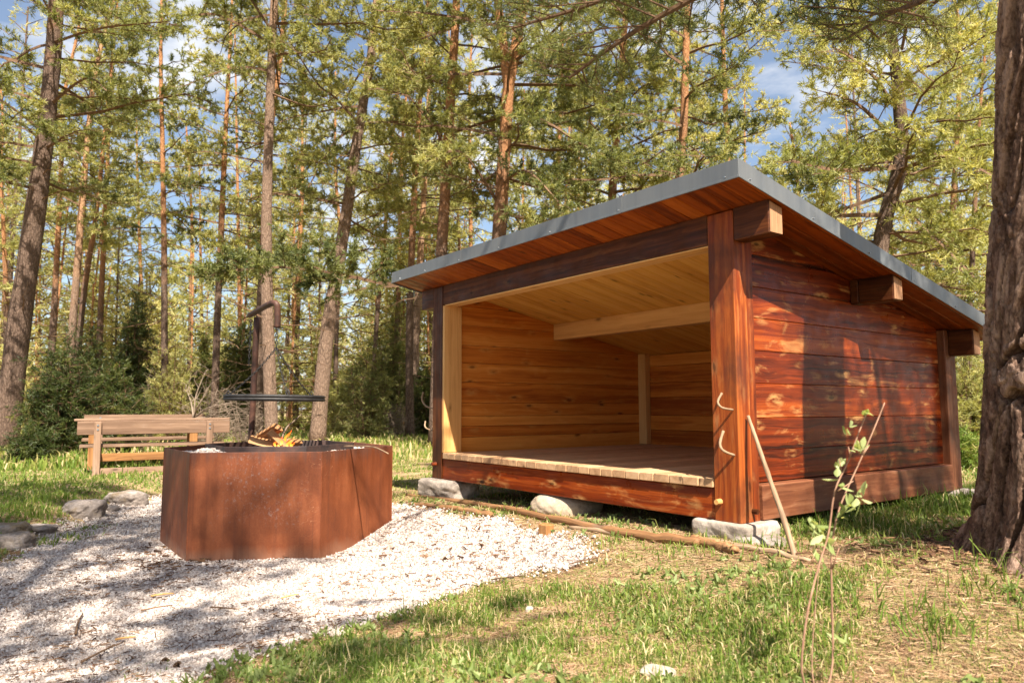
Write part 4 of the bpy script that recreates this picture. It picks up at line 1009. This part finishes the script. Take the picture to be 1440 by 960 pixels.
# ---- behind the shelter
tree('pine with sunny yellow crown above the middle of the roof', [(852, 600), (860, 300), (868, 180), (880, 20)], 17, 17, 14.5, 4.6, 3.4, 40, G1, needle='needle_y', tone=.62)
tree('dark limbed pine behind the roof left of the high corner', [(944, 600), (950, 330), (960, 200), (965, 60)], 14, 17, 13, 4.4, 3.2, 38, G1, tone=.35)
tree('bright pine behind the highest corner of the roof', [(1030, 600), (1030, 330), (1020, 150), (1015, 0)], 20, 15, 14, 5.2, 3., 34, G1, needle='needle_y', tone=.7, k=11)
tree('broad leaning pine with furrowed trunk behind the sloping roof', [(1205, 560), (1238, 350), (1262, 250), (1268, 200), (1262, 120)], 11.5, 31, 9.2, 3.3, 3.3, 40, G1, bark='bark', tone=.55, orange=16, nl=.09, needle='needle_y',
     limbs=(L_([(1262, 235, 11.5), (1180, 240, 10.6), (1110, 225, 10)], 1.2, .05, .3), L_([(1262, 240, 11.5), (1330, 220, 10.5), (1400, 250, 9.6)], 1.2, .05, .55), L_([(1255, 280, 11.5), (1310, 330, 10.6), (1370, 390, 9.8)], .9, .04, .5), L_([(1265, 205, 11.5), (1210, 150, 11), (1160, 130, 10.5)], 1.2, .045, .6)))
tree('slender pine behind the broad leaning pine on the right', [(1330, 600), (1335, 400), (1345, 200), (1350, 60)], 18, 12, 11.5, 4., 3., 34, G1, needle='needle_y', tone=.6)
tree('pine behind the rear corner of the shelter beside the big trunk', [(1366, 600), (1362, 500), (1368, 350)], 14, 9, 8, 2.6, 2.2, 30, G1, tone=.5)
tree('small crowned pine between the forked pine and the roof centre', [(780, 600), (782, 350), (786, 200)], 22, 12, 13.5, 5., 3., 32, G1, needle='needle_y', tone=.6, k=11)
tree('distant pine showing above the roof right of its high corner', [(1120, 600), (1124, 330), (1120, 240)], 23, 12, 10, 4., 2.8, 30, G1, tone=.45, k=11)
# ---- mid distance
G2 = 'slim pines in the middle distance'
for (lab, px, d, w_, H, cb, nd) in (('slim pine between the lone thin pine and the orange pine', [(265, 596), (268, 430), (270, 330)], 31, 8, 13, 6, 'needle_y'),
        ('slim bare trunk to the right of the stout crooked pine', [(472, 606), (473, 480), (478, 340)], 26, 8, 13, 6.5, 'needle'),
        ('slim pine left of the two shaded trunks by the shelter', [(526, 604), (528, 480), (540, 340), (552, 200)], 25, 8, 14.5, 7, 'needle_y'),
        ('slim pine above the picnic table', [(205, 598), (200, 450), (196, 330)], 33, 8, 14, 6, 'needle'),
        ('slim far pine left of the thin orange pine', [(286, 596), (284, 470), (282, 360)], 36, 7, 13, 5.5, 'needle_y'),
        ('slim far pine between the pale pine and the stout crooked pine', [(416, 600), (418, 460), (424, 300)], 30, 9, 15, 7, 'needle_y'),
        ('slim pine at the left border behind the thick leaning pine', [(12, 590), (8, 400), (2, 250)], 28, 9, 14, 6, 'needle'),
        ('slim pine seen between shelter post and shaded trunks', [(602, 600), (603, 480), (606, 400)], 30, 8, 13, 6, 'needle'),
        ('slim far pine just right of the stout crooked pine top', [(556, 600), (560, 430), (566, 200)], 28, 9, 16, 7.5, 'needle_y'),
        ('slim far pine seen above the roof left end', [(664, 600), (662, 330), (660, 150)], 27, 9, 15.5, 6.5, 'needle_y')):
    tree(lab, px, d, w_, H, cb, 2.7, 24, G2, needle=nd, k=7, tone=.6, dead=14, dens=.9, nw=.024, nl=.13)

# ---- big foreground pine
tb = at(1484, 790, 3.45); bz = float(hgt(tb[0], tb[1])); axis_ = [np.array([tb[0], tb[1], bz-.1])]+[at(1480, 500, 3.45), at(1487, 200, 3.45), at(1490, -40, 3.45)]
bp = thing('pine_tree', 'huge old pine with deeply furrowed bark at the right edge in front of the shelter', 'tree', (tb[0], tb[1], bz))
TC = trunk_curve(axis_, 13.5)
def voro(u, v, nu, seed):
    ui = np.floor(u).astype(int); vi = np.floor(v).astype(int); f1 = np.full(u.shape, 9.); f2 = np.full(u.shape, 9.); cid = np.zeros(u.shape)
    for a in (-1, 0, 1):
        for b_ in (-1, 0, 1):
            cu = (ui+a) % nu; cv = vi+b_
            hx = vnoise(cu*1., cv*1., seed); hy = vnoise(cu*1., cv*1., seed+7); hc = vnoise(cu*1., cv*1., seed+13)
            dd = np.hypot(u-(ui+a+.1+.8*hx), v-(cv+.1+.8*hy)); m_ = dd < f1
            f2 = np.where(m_, f1, np.minimum(f2, dd)); cid = np.where(m_, hc, cid); f1 = np.where(m_, dd, f1)
    return f1, f2, cid
nu = 300; zs = np.concatenate([np.arange(bz-.1, 3.3, .0085), np.linspace(3.35, 13.4, 60)]); th = np.arange(nu)*2*np.pi/nu
TH, ZZ = np.meshgrid(th, zs); cx = np.interp(zs, TC[:, 2], TC[:, 0]); cy_ = np.interp(zs, TC[:, 2], TC[:, 1])
wob = fbm(TH*0+np.cos(TH)*2.2+3, ZZ*2.4+np.sin(TH)*2.2, 91, 3)-.5
U1 = TH/(2*np.pi)*15+wob*1.5; V1 = ZZ*1.6+wob*1.4
f1, f2, cid = voro(U1 % 15, V1, 15, 101); e1 = S(.03, .17, f2-f1)
g1, g2, cid2 = voro((TH/(2*np.pi)*56+wob*6) % 56, ZZ*6+wob*4, 56, 131); e2 = S(0, .25, g2-g1)
base_r = .252*(1-.05*np.clip(ZZ, 0, 13))*np.where(ZZ > 3.3, 1, 1); base_r = np.maximum(base_r, .05)
zr_ = np.clip(ZZ-bz, -.1, 9)
tq = fbm(np.cos(TH)*5+9+wob, ZZ*1.7+np.sin(TH)*5, 111, 4)*10; terr = (np.floor(tq)+S(.72, 1, tq-np.floor(tq)))/10-.5
lob = np.clip(np.cos(TH*5+.6*np.sin(TH*2)+1.0), -1, 1)*.5+.5
base_r = base_r+(.07*np.exp(-zr_/.10)+.085*np.exp(-zr_/.5))*(.30+.70*lob)
fine = fbm(TH*34, ZZ*26, 95, 3)-.5
disp = .095*e1-.080+.013*e2*(.2+cid2)+.008*(cid-.5)*e1+.030*terr*e1+.010*fine+.006*(fbm(np.cos(TH)*3, ZZ*1.2+np.sin(TH)*3, 97)-.5)
R_ = base_r+disp*np.clip(base_r/.2, .3, 1.)
V = np.stack([cx[:, None]+np.cos(TH)*R_, cy_[:, None]+np.sin(TH)*R_, ZZ], 2).reshape(-1, 3); nz = len(zs)
ii, jj = np.meshgrid(np.arange(nu), np.arange(nz-1)); a = jj*nu+ii; b_ = jj*nu+(ii+1) % nu
mb = MB(); mb.add(V, [np.stack([a.ravel(), b_.ravel(), (b_+nu).ravel(), (a+nu).ravel()], 1)], None, np.clip(.5*cid+.5*cid2, 0, 1).ravel())
mb.build('trunk', M['bark_big'], bp, smooth=True)
cr = Crown()
for i in range(30):
    u = (i+rng.uniform())/30; zz = 5.2+7.8*u; p0 = np.array([np.interp(zz, TC[:, 2], TC[:, q]) for q in range(3)])
    cr.limb(limb_path(p0, i*2.4+rng.normal(0, .3), 3.6*(.35+.65*(1-u))*rng.uniform(.6, 1.1), -.05+.6*u, .12*(1-u)), .05*(1-u)+.012, .9, .3, .4)
def bl_(zz, pts, r, dn, tn, f0=.3):
    p0 = np.array([np.interp(zz, TC[:, 2], TC[:, q]) for q in range(3)]); cr.limb(smooth_path([p0]+[at(*q) for q in pts], 14), r, dn, f0, tn)
bl_(4.6, [(1220, -60, 5.2), (1040, -30, 6.0), (900, 40, 6.8), (800, 110, 7.4)], .055, 1.1, .22, .45)
bl_(4.9, [(1150, -90, 5.6), (960, -40, 6.6), (820, 10, 7.6), (720, 40, 8.2)], .05, 1.1, .25, .45)
bl_(3.9, [(1330, -30, 4.3), (1250, 20, 4.9), (1180, 60, 5.4)], .03, 1.2, .3, .45)
bl_(4.4, [(1400, -60, 4.6), (1330, -10, 5.6), (1280, 40, 6.4)], .03, 1.1, .35, .4)
cr.build(bp, M['needle'], 14, .075, .0065, sides=5)

# ---- tall trees standing outside the frame whose shade falls across the clearing
G3 = 'pine trees on the near side of the clearing'
for (lab, bxy, H, cb, Lm, nb, wp) in SHADE:
    tree(lab, None, 15, wp, H, cb, Lm, nb, G3, base=bxy, k=5, nl=.13, nw=.028, dens=1., dead=6)

# =================================================================== JUNIPERS, BUSHES, DRY BRUSH
def bush(label, name, cat, px, base_y, top_y, wpx, d, mat, nst, shape=1., tone=.4, k=6, nl=.06, nw=None, group=None, bare=0., leafd=1., bk='twig'):
    b0 = at(px, base_y, d); b0[2] = float(hgt(b0[0], b0[1])); H = max(.4, at(px, top_y, d)[2]-b0[2]); Wd = wpx*d/FPX*.5
    t = thing(name, label, cat, tuple(b0), group); cr_ = Crown()
    for i in range(nst):
        az = i*2.4+rng.normal(0, .4); u = (i+.5)/nst; r0 = Wd*math.sqrt(u)*.25; hh = H*(1-.55*u**shape)*rng.uniform(.62, 1.05)
        p0 = b0+[math.cos(az)*r0*.5, math.sin(az)*r0*.5, -.03]; top_ = b0+np.array([math.cos(az)*Wd*math.sqrt(u)*.8, math.sin(az)*Wd*math.sqrt(u)*.8, hh])
        mid = (p0+top_)/2+rng.normal(0, .05, 3)*H*.5; path = smooth_path([p0, mid, top_], 9); rr = np.linspace(.02, .004, 9)*(.5+.3*H)
        cr_.seg(path[:-1], path[1:], rr[:-1], rr[1:])
        nn = int((9+12*H)*leafd); tt = rng.uniform(.08, 1, nn); f = tt*8; ii = np.minimum(f.astype(int), 7); uu = (f-ii)[:, None]; Q = path[ii]*(1-uu)+path[ii+1]*uu
        dd = nrm(rng.normal(0, 1, (nn, 3))*[1, 1, .5]+[0, 0, .45]); ll = rng.uniform(.10, .62, nn)*(.35+.5*min(H, 2.5))*(1.1-.6*tt); E_ = Q+dd*ll[:, None]
        cr_.seg(Q, E_, np.full(nn, .006), np.full(nn, .002))
        if bare < 1:
            m_ = 7; I = np.repeat(np.arange(nn), m_); v = rng.uniform(.2, 1, len(I))[:, None]; kp = rng.uniform(size=len(I)) > bare; I = I[kp]; v = v[kp]
            P3 = Q[I]+(E_-Q)[I]*v+rng.normal(0, .035, (len(I), 3)); cr_.TP.append(P3); cr_.TA.append(nrm(dd[I]+rng.normal(0, .5, (len(I), 3)))); cr_.TT.append(np.clip(tone+rng.normal(0, .13, nn)[I]+rng.normal(0, .07, len(I)), 0, 1))
    cr_.build(t, M[mat], k*2, nl, nw or (.0035+.00055*d), M[bk], 3, 'foliage' if bare < 1 else 'branches'); return t
GJ = 'dark juniper bushes left of the picnic table'
bush('large dark juniper bush beside the thick leaning pine', 'juniper_bush', 'bush', 82, 625, 468, 88, 13.2, 'juniper', 20, 1.2, .42, group=GJ, bare=.15)
bush('dark juniper bush right behind the left end of the picnic table', 'juniper_bush', 'bush', 158, 622, 492, 92, 14.5, 'juniper', 18, 1.1, .50, group=GJ, bare=.2)
bush('tall dark juniper rising above the picnic table', 'juniper_bush', 'bush', 183, 616, 402, 60, 20, 'juniper', 20, .9, .48, group=GJ, bare=.1)
bush('low juniper at the foot of the thick leaning pine', 'juniper_bush', 'bush', 40, 640, 588, 70, 12., 'juniper', 12, .8, .40, group=GJ, bare=.2)
bush('narrow dark juniper between the two left junipers', 'juniper_bush', 'bush', 118, 618, 448, 46, 17, 'juniper', 14, .9, .42, group=GJ, bare=.15)
GY = 'young conifers under the pines'
bush('sunny yellow green young spruce behind the picnic table', 'young_spruce', 'tree', 240, 606, 468, 74, 18, 'needle_y', 14, 1., .60, bare=.45, group=GY, leafd=.7)
bush('dark young spruce left of the grill pole', 'young_spruce', 'tree', 335, 604, 415, 64, 24, 'juniper', 16, 1., .66, group=GY, bare=.2)
bush('sparse young spruce midway between fire pit and shelter', 'young_spruce', 'tree', 516, 606, 440, 80, 20, 'needle', 14, .8, .35, bare=.55, group=GY)
bush('taller young spruce just left of the shelter roof', 'young_spruce', 'tree', 550, 606, 405, 70, 25, 'needle', 16, .9, .35, bare=.4, group=GY)
bush('shaded young spruce against the shelter post', 'young_spruce', 'tree', 600, 606, 480, 56, 22, 'juniper', 13, .9, .6, bare=.3, group=GY)
bush('pale green young pine right of the stout crooked pine', 'young_pine', 'tree', 484, 604, 500, 60, 24, 'needle_y', 12, 1., .6, bare=.4, group=GY)
bush('small dark spruce left of the thin orange pine', 'young_spruce', 'tree', 285, 602, 455, 44, 27, 'juniper', 13, .9, .7, group=GY, bare=.2)
bush('small bright pine beneath the thin orange pine', 'young_pine', 'tree', 312, 604, 500, 60, 26, 'needle_y', 12, .9, .6, bare=.4, group=GY)
bush('bright bush beyond the rear corner of the shelter', 'bush', 'bush', 1362, 625, 470, 50, 11, 'needle_y', 12, .8, .5, bare=.4)
bush('low green bush behind the rear corner post', 'bush', 'bush', 1352, 650, 590, 40, 9.5, 'grass', 10, .6, .35, bare=.2)
GB = 'dry leafless brush behind the picnic table'
for (lab, px, by_, ty, w_, d) in (('dry bare brush behind the right end of the picnic table', 290, 598, 515, 110, 15.5), ('dry bare brush right behind the grill pole', 345, 600, 520, 90, 17), ('thin dry brush behind the middle of the picnic table', 215, 602, 500, 80, 18), ('bare twiggy shrub left of the shelter post', 560, 606, 540, 60, 21)):
    bush(lab, 'dry_shrub', 'bush', px, by_, ty, w_, d, 'needle', 12, .5, bare=1., group=GB, leafd=1.1, bk='deadtwig')
# pale fallen branches
mb = MB(); o0 = at(272, 588, 12.6)
for (px, py) in ((300, 533), (312, 545), (330, 566), (327, 571), (290, 520), (262, 548)):
    e = at(px, py, 12.6+rng.normal(0, .4)); m_ = (o0+e)/2+rng.normal(0, .08, 3); P = smooth_path([o0, m_, e], 9); tube(mb, P, np.linspace(.016, .005, 9), 5)
    for q in range(5):
        a = P[rng.integers(3, 8)]; tube(mb, smooth_path([a, a+nrm(e-o0)*.15+rng.normal(0, .06, 3), a+nrm(e-o0)*.3+rng.normal(0, .13, 3)], 4), [.006, .005, .004, .002], 4)
gz_ = float(hgt(o0[0], o0[1])); tube(mb, [o0, np.array([o0[0], o0[1], gz_])], .018, 5)
tag(mb.build('dead_branch', M['deadtwig'], None, (o0[0], o0[1], gz_)), 'pale forked dead branch sticking up behind the picnic table', 'branch')
mb = MB(); c = [gpt(15, 640), gpt(33, 628, .22), gpt(52, 640)]; tube(mb, smooth_path(c, 9), .014, 6); tag(mb.build('dead_branch', M['stick'], None, c[0]), 'bent fallen branch in the grass below the thick leaning pine', 'branch')

# =================================================================== SAPLING
sb = ground_hit(1152, 985); sp = thing('sapling', 'thin young sapling with fresh green leaves in front of the side wall', 'sapling', tuple(sb))
mbS = MB(); DS = float((sb-CAM) @ FW)
def stem(px, r):
    P = [sb+[0, 0, -.02]]+[at(a, c, DS+dd) for a, c, dd in px]; P = smooth_path(P, 30); tube(mbS, P, np.linspace(r[0]*.62, r[1]*.7, 30), 7)
stem([(1128, 950, -.05), (1134, 870, -.05), (1150, 800, -.02), (1165, 750, 0), (1174, 690, .02), (1192, 650, .03), (1207, 610, .04), (1221, 575, .05)], (.0065, .0028))
stem([(1170, 940, .03), (1170, 850, .04), (1169, 780, .05), (1175, 735, .05), (1186, 700, .06), (1213, 640, .08), (1232, 596, .09), (1244, 566, .10)], (.006, .0028))
stem([(1142, 940, .0), (1146, 860, .0), (1152, 800, -.01)], (.0045, .0016))
for (x0, y0, x1, y1) in ((1184, 668, 1180, 645), (1196, 643, 1193, 628), (1178, 690, 1200, 676), (1170, 800, 1180, 770), (1213, 640, 1222, 626)): stem2 = tube(mbS, [at(x0, y0, DS+.03), at(x1, y1, DS+.03)], [.003, .0015], 5)
mbS.build('stem', M['sapbark'], sp, smooth=True)
mbL = MB()
def leaf(c, d, L, w, tint):
    d = nrm(d); s = nrm(np.cross(d, [0.2, .1, 1])+rng.normal(0, .3, 3)); nn_ = np.cross(d, s)
    t = np.array([0, .25, .55, .8, 1]); ww = np.array([.08, .8, 1., .6, .03])*w*.5
    A = c+np.outer(t*L, d)+np.outer(-.25*L*t*t, [0, 0, .5])
    V = np.concatenate([A-np.outer(ww, s)+np.outer(ww*.5, nn_), A, A+np.outer(ww, s)+np.outer(ww*.5, nn_)])
    i = np.arange(4); mbL.add(V, [np.concatenate([np.stack([i, i+1, i+6, i+5], 1), np.stack([i+5, i+6, i+11, i+10], 1)])], None, tint)
for (px, py, n_, sz) in ((1158, 752, 7, .045), (1150, 738, 5, .04), (1165, 765, 5, .04), (1196, 712, 7, .042), (1208, 700, 5, .04), (1188, 722, 4, .035), (1205, 633, 5, .034), (1213, 628, 4, .03), (1180, 658, 4, .03), (1192, 604, 4, .026), (1219, 577, 5, .026), (1182, 678, 4, .035), (1178, 895, 4, .04), (1190, 905, 3, .035), (1148, 770, 3, .04)):
    for q in range(n_): leaf(at(px+rng.normal(0, 3), py+rng.normal(0, 3), DS+rng.normal(.02, .03)), rng.normal(0, .7, 3)+[0, 0, .45], sz*rng.uniform(.9, 1.5), sz*.62, rng.uniform(.3, 1))
mbL.build('leaves', M['young'], sp, smooth=True)

# =================================================================== FAR FOREST
mb = MB()
def far_variant(H, cb, Lm, nb, dn=.5):
    c = Crown()
    for i in range(nb):
        u = (i+rng.uniform())/nb; zz = cb+(H-cb)*u
        c.limb(limb_path(np.array([0, 0, zz]), i*2.4, Lm*(.3+.7*(1-u))*rng.uniform(.6, 1.1), .1+.5*u, .1, 4), .03, dn, .15, .68)
    TP = np.concatenate(c.TP)[::2]; TA = np.concatenate(c.TA)[::2]; TT = np.concatenate(c.TT)[::2]
    return TP, TA, TT, np.concatenate(c.S0), np.concatenate(c.S1), np.concatenate(c.R0), np.concatenate(c.R1), H
var = [far_variant(15, 5.5, 2.9, 30), far_variant(16.5, 7, 2.7, 30), far_variant(9, 1.5, 2.4, 28), far_variant(5.5, .3, 1.7, 24), far_variant(2.8, .1, 1.3, 14)]
for i in range(620):
    v = var[rng.choice(5, p=[.20, .10, .26, .24, .20])] if i < 470 else var[2+i % 2]; d = 27+45*rng.uniform()**1.3 if i < 470 else 26+20*rng.uniform(); px = rng.uniform(-220, 1660)
    if v[7] > 8 and (165 < px < 235 or 275 < px < 325 or 1085 < px < 1150 or 455 < px < 505): v = var[3]
    b0 = at(px, 590, d); b0[2] = float(hgt(b0[0], b0[1])); sc = rng.uniform(.8, 1.15); a = rng.uniform(0, 6.28)
    Rz = np.array([[math.cos(a), -math.sin(a), 0], [math.sin(a), math.cos(a), 0], [0, 0, 1]])*sc
    m_ = rng.uniform(size=len(v[0])) < min(1, 36/d*.9)
    tufts(mb, v[0][m_] @ Rz.T+b0, v[1][m_] @ Rz.T, 6, .22, .0012*d, .6, .12, np.clip(v[2][m_]+rng.normal(0, .12), 0, 1), 1)
    big = v[5] > .012
    segs(mb, v[3][big] @ Rz.T+b0, v[4][big] @ Rz.T+b0, v[5][big], v[6][big], 3, .4, 0)
    le = rng.normal(0, .35, 2)
    if i % 5 < 3: segs(mb, b0[None], (b0+[le[0], le[1], v[7]*sc])[None], np.array([.085*sc*v[7]/14]), np.array([.03]), 6, rng.uniform(), 2)
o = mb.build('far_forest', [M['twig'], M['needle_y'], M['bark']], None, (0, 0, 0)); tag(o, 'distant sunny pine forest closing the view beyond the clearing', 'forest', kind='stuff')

# =================================================================== LIGHT, SKY, CAMERA
SUNV = np.array(SUN_DIR); SUNV = SUNV/np.linalg.norm(SUNV)
sl = bpy.data.lights.new('sun', 'SUN'); sl.energy = SUN_E; sl.angle = math.radians(.53); sl.color = (1., .93, .82)
so = bpy.data.objects.new('sun', sl); COL.objects.link(so); so.rotation_euler = Vector(SUNV).to_track_quat('Z', 'Y').to_euler(); so.location = (6, -4, 12)
wd_ = bpy.data.worlds.new('World'); scene.world = wd_; wd_.use_nodes = True; nt = wd_.node_tree; nt.nodes.clear()
ow = nt.nodes.new('ShaderNodeOutputWorld'); bg = nt.nodes.new('ShaderNodeBackground'); sky = nt.nodes.new('ShaderNodeTexSky')
sky.sky_type = 'NISHITA'; sky.sun_disc = False; sky.sun_elevation = math.asin(SUNV[2]); sky.sun_rotation = math.atan2(SUNV[0], SUNV[1]); sky.air_density = 1.; sky.dust_density = 1.2; sky.ozone_density = 1.5
tc = nt.nodes.new('ShaderNodeTexCoord'); mp = nt.nodes.new('ShaderNodeMapping'); mp.inputs['Scale'].default_value = (1.6, 1.6, 4.5)
nz1 = nt.nodes.new('ShaderNodeTexNoise'); nz1.inputs['Scale'].default_value = 2.1; nz1.inputs['Detail'].default_value = 8; nz1.inputs['Roughness'].default_value = .58
rp = nt.nodes.new('ShaderNodeValToRGB'); rp.color_ramp.elements[0].position = .50; rp.color_ramp.elements[0].color = (.06, .06, .06, 1); rp.color_ramp.elements[1].position = .68; rp.color_ramp.elements[1].color = (.9, .9, .9, 1)
mx = nt.nodes.new('ShaderNodeMix'); mx.data_type = 'RGBA'; mx.inputs[7].default_value = CLOUD
nt.links.new(tc.outputs['Generated'], mp.inputs[0]); nt.links.new(mp.outputs[0], nz1.inputs['Vector']); nt.links.new(nz1.outputs[0], rp.inputs[0])
nt.links.new(rp.outputs[0], mx.inputs[0]); nt.links.new(sky.outputs[0], mx.inputs[6]); nt.links.new(mx.outputs[2], bg.inputs[0]); bg.inputs[1].default_value = SKY_S; nt.links.new(bg.outputs[0], ow.inputs[0])
cam = bpy.data.cameras.new('camera'); co = bpy.data.objects.new('camera', cam); COL.objects.link(co); scene.camera = co
cam.sensor_width = 36; cam.lens = FPX/1440*36; cam.clip_end = 1500; cam.clip_start = .05
mt = Matrix(((RT[0], UP[0], -FW[0], CAM[0]), (RT[1], UP[1], -FW[1], CAM[1]), (RT[2], UP[2], -FW[2], CAM[2]), (0, 0, 0, 1))); co.matrix_world = mt
cam.dof.use_dof = True; cam.dof.focus_distance = 5.2; cam.dof.aperture_fstop = 3.2
vs = scene.view_settings; vs.view_transform = 'Standard'; vs.look = 'None'; vs.exposure = EXPO; vs.gamma = 1.; vs.use_white_balance = True; vs.white_balance_temperature = WB; vs.use_curve_mapping = False
scene.cycles.max_bounces = 8; scene.cycles.diffuse_bounces = 4; scene.cycles.transparent_max_bounces = 12
scene.cycles.use_denoising = True
for o in bpy.data.objects:
    if '_o' in o.keys(): del o['_o']
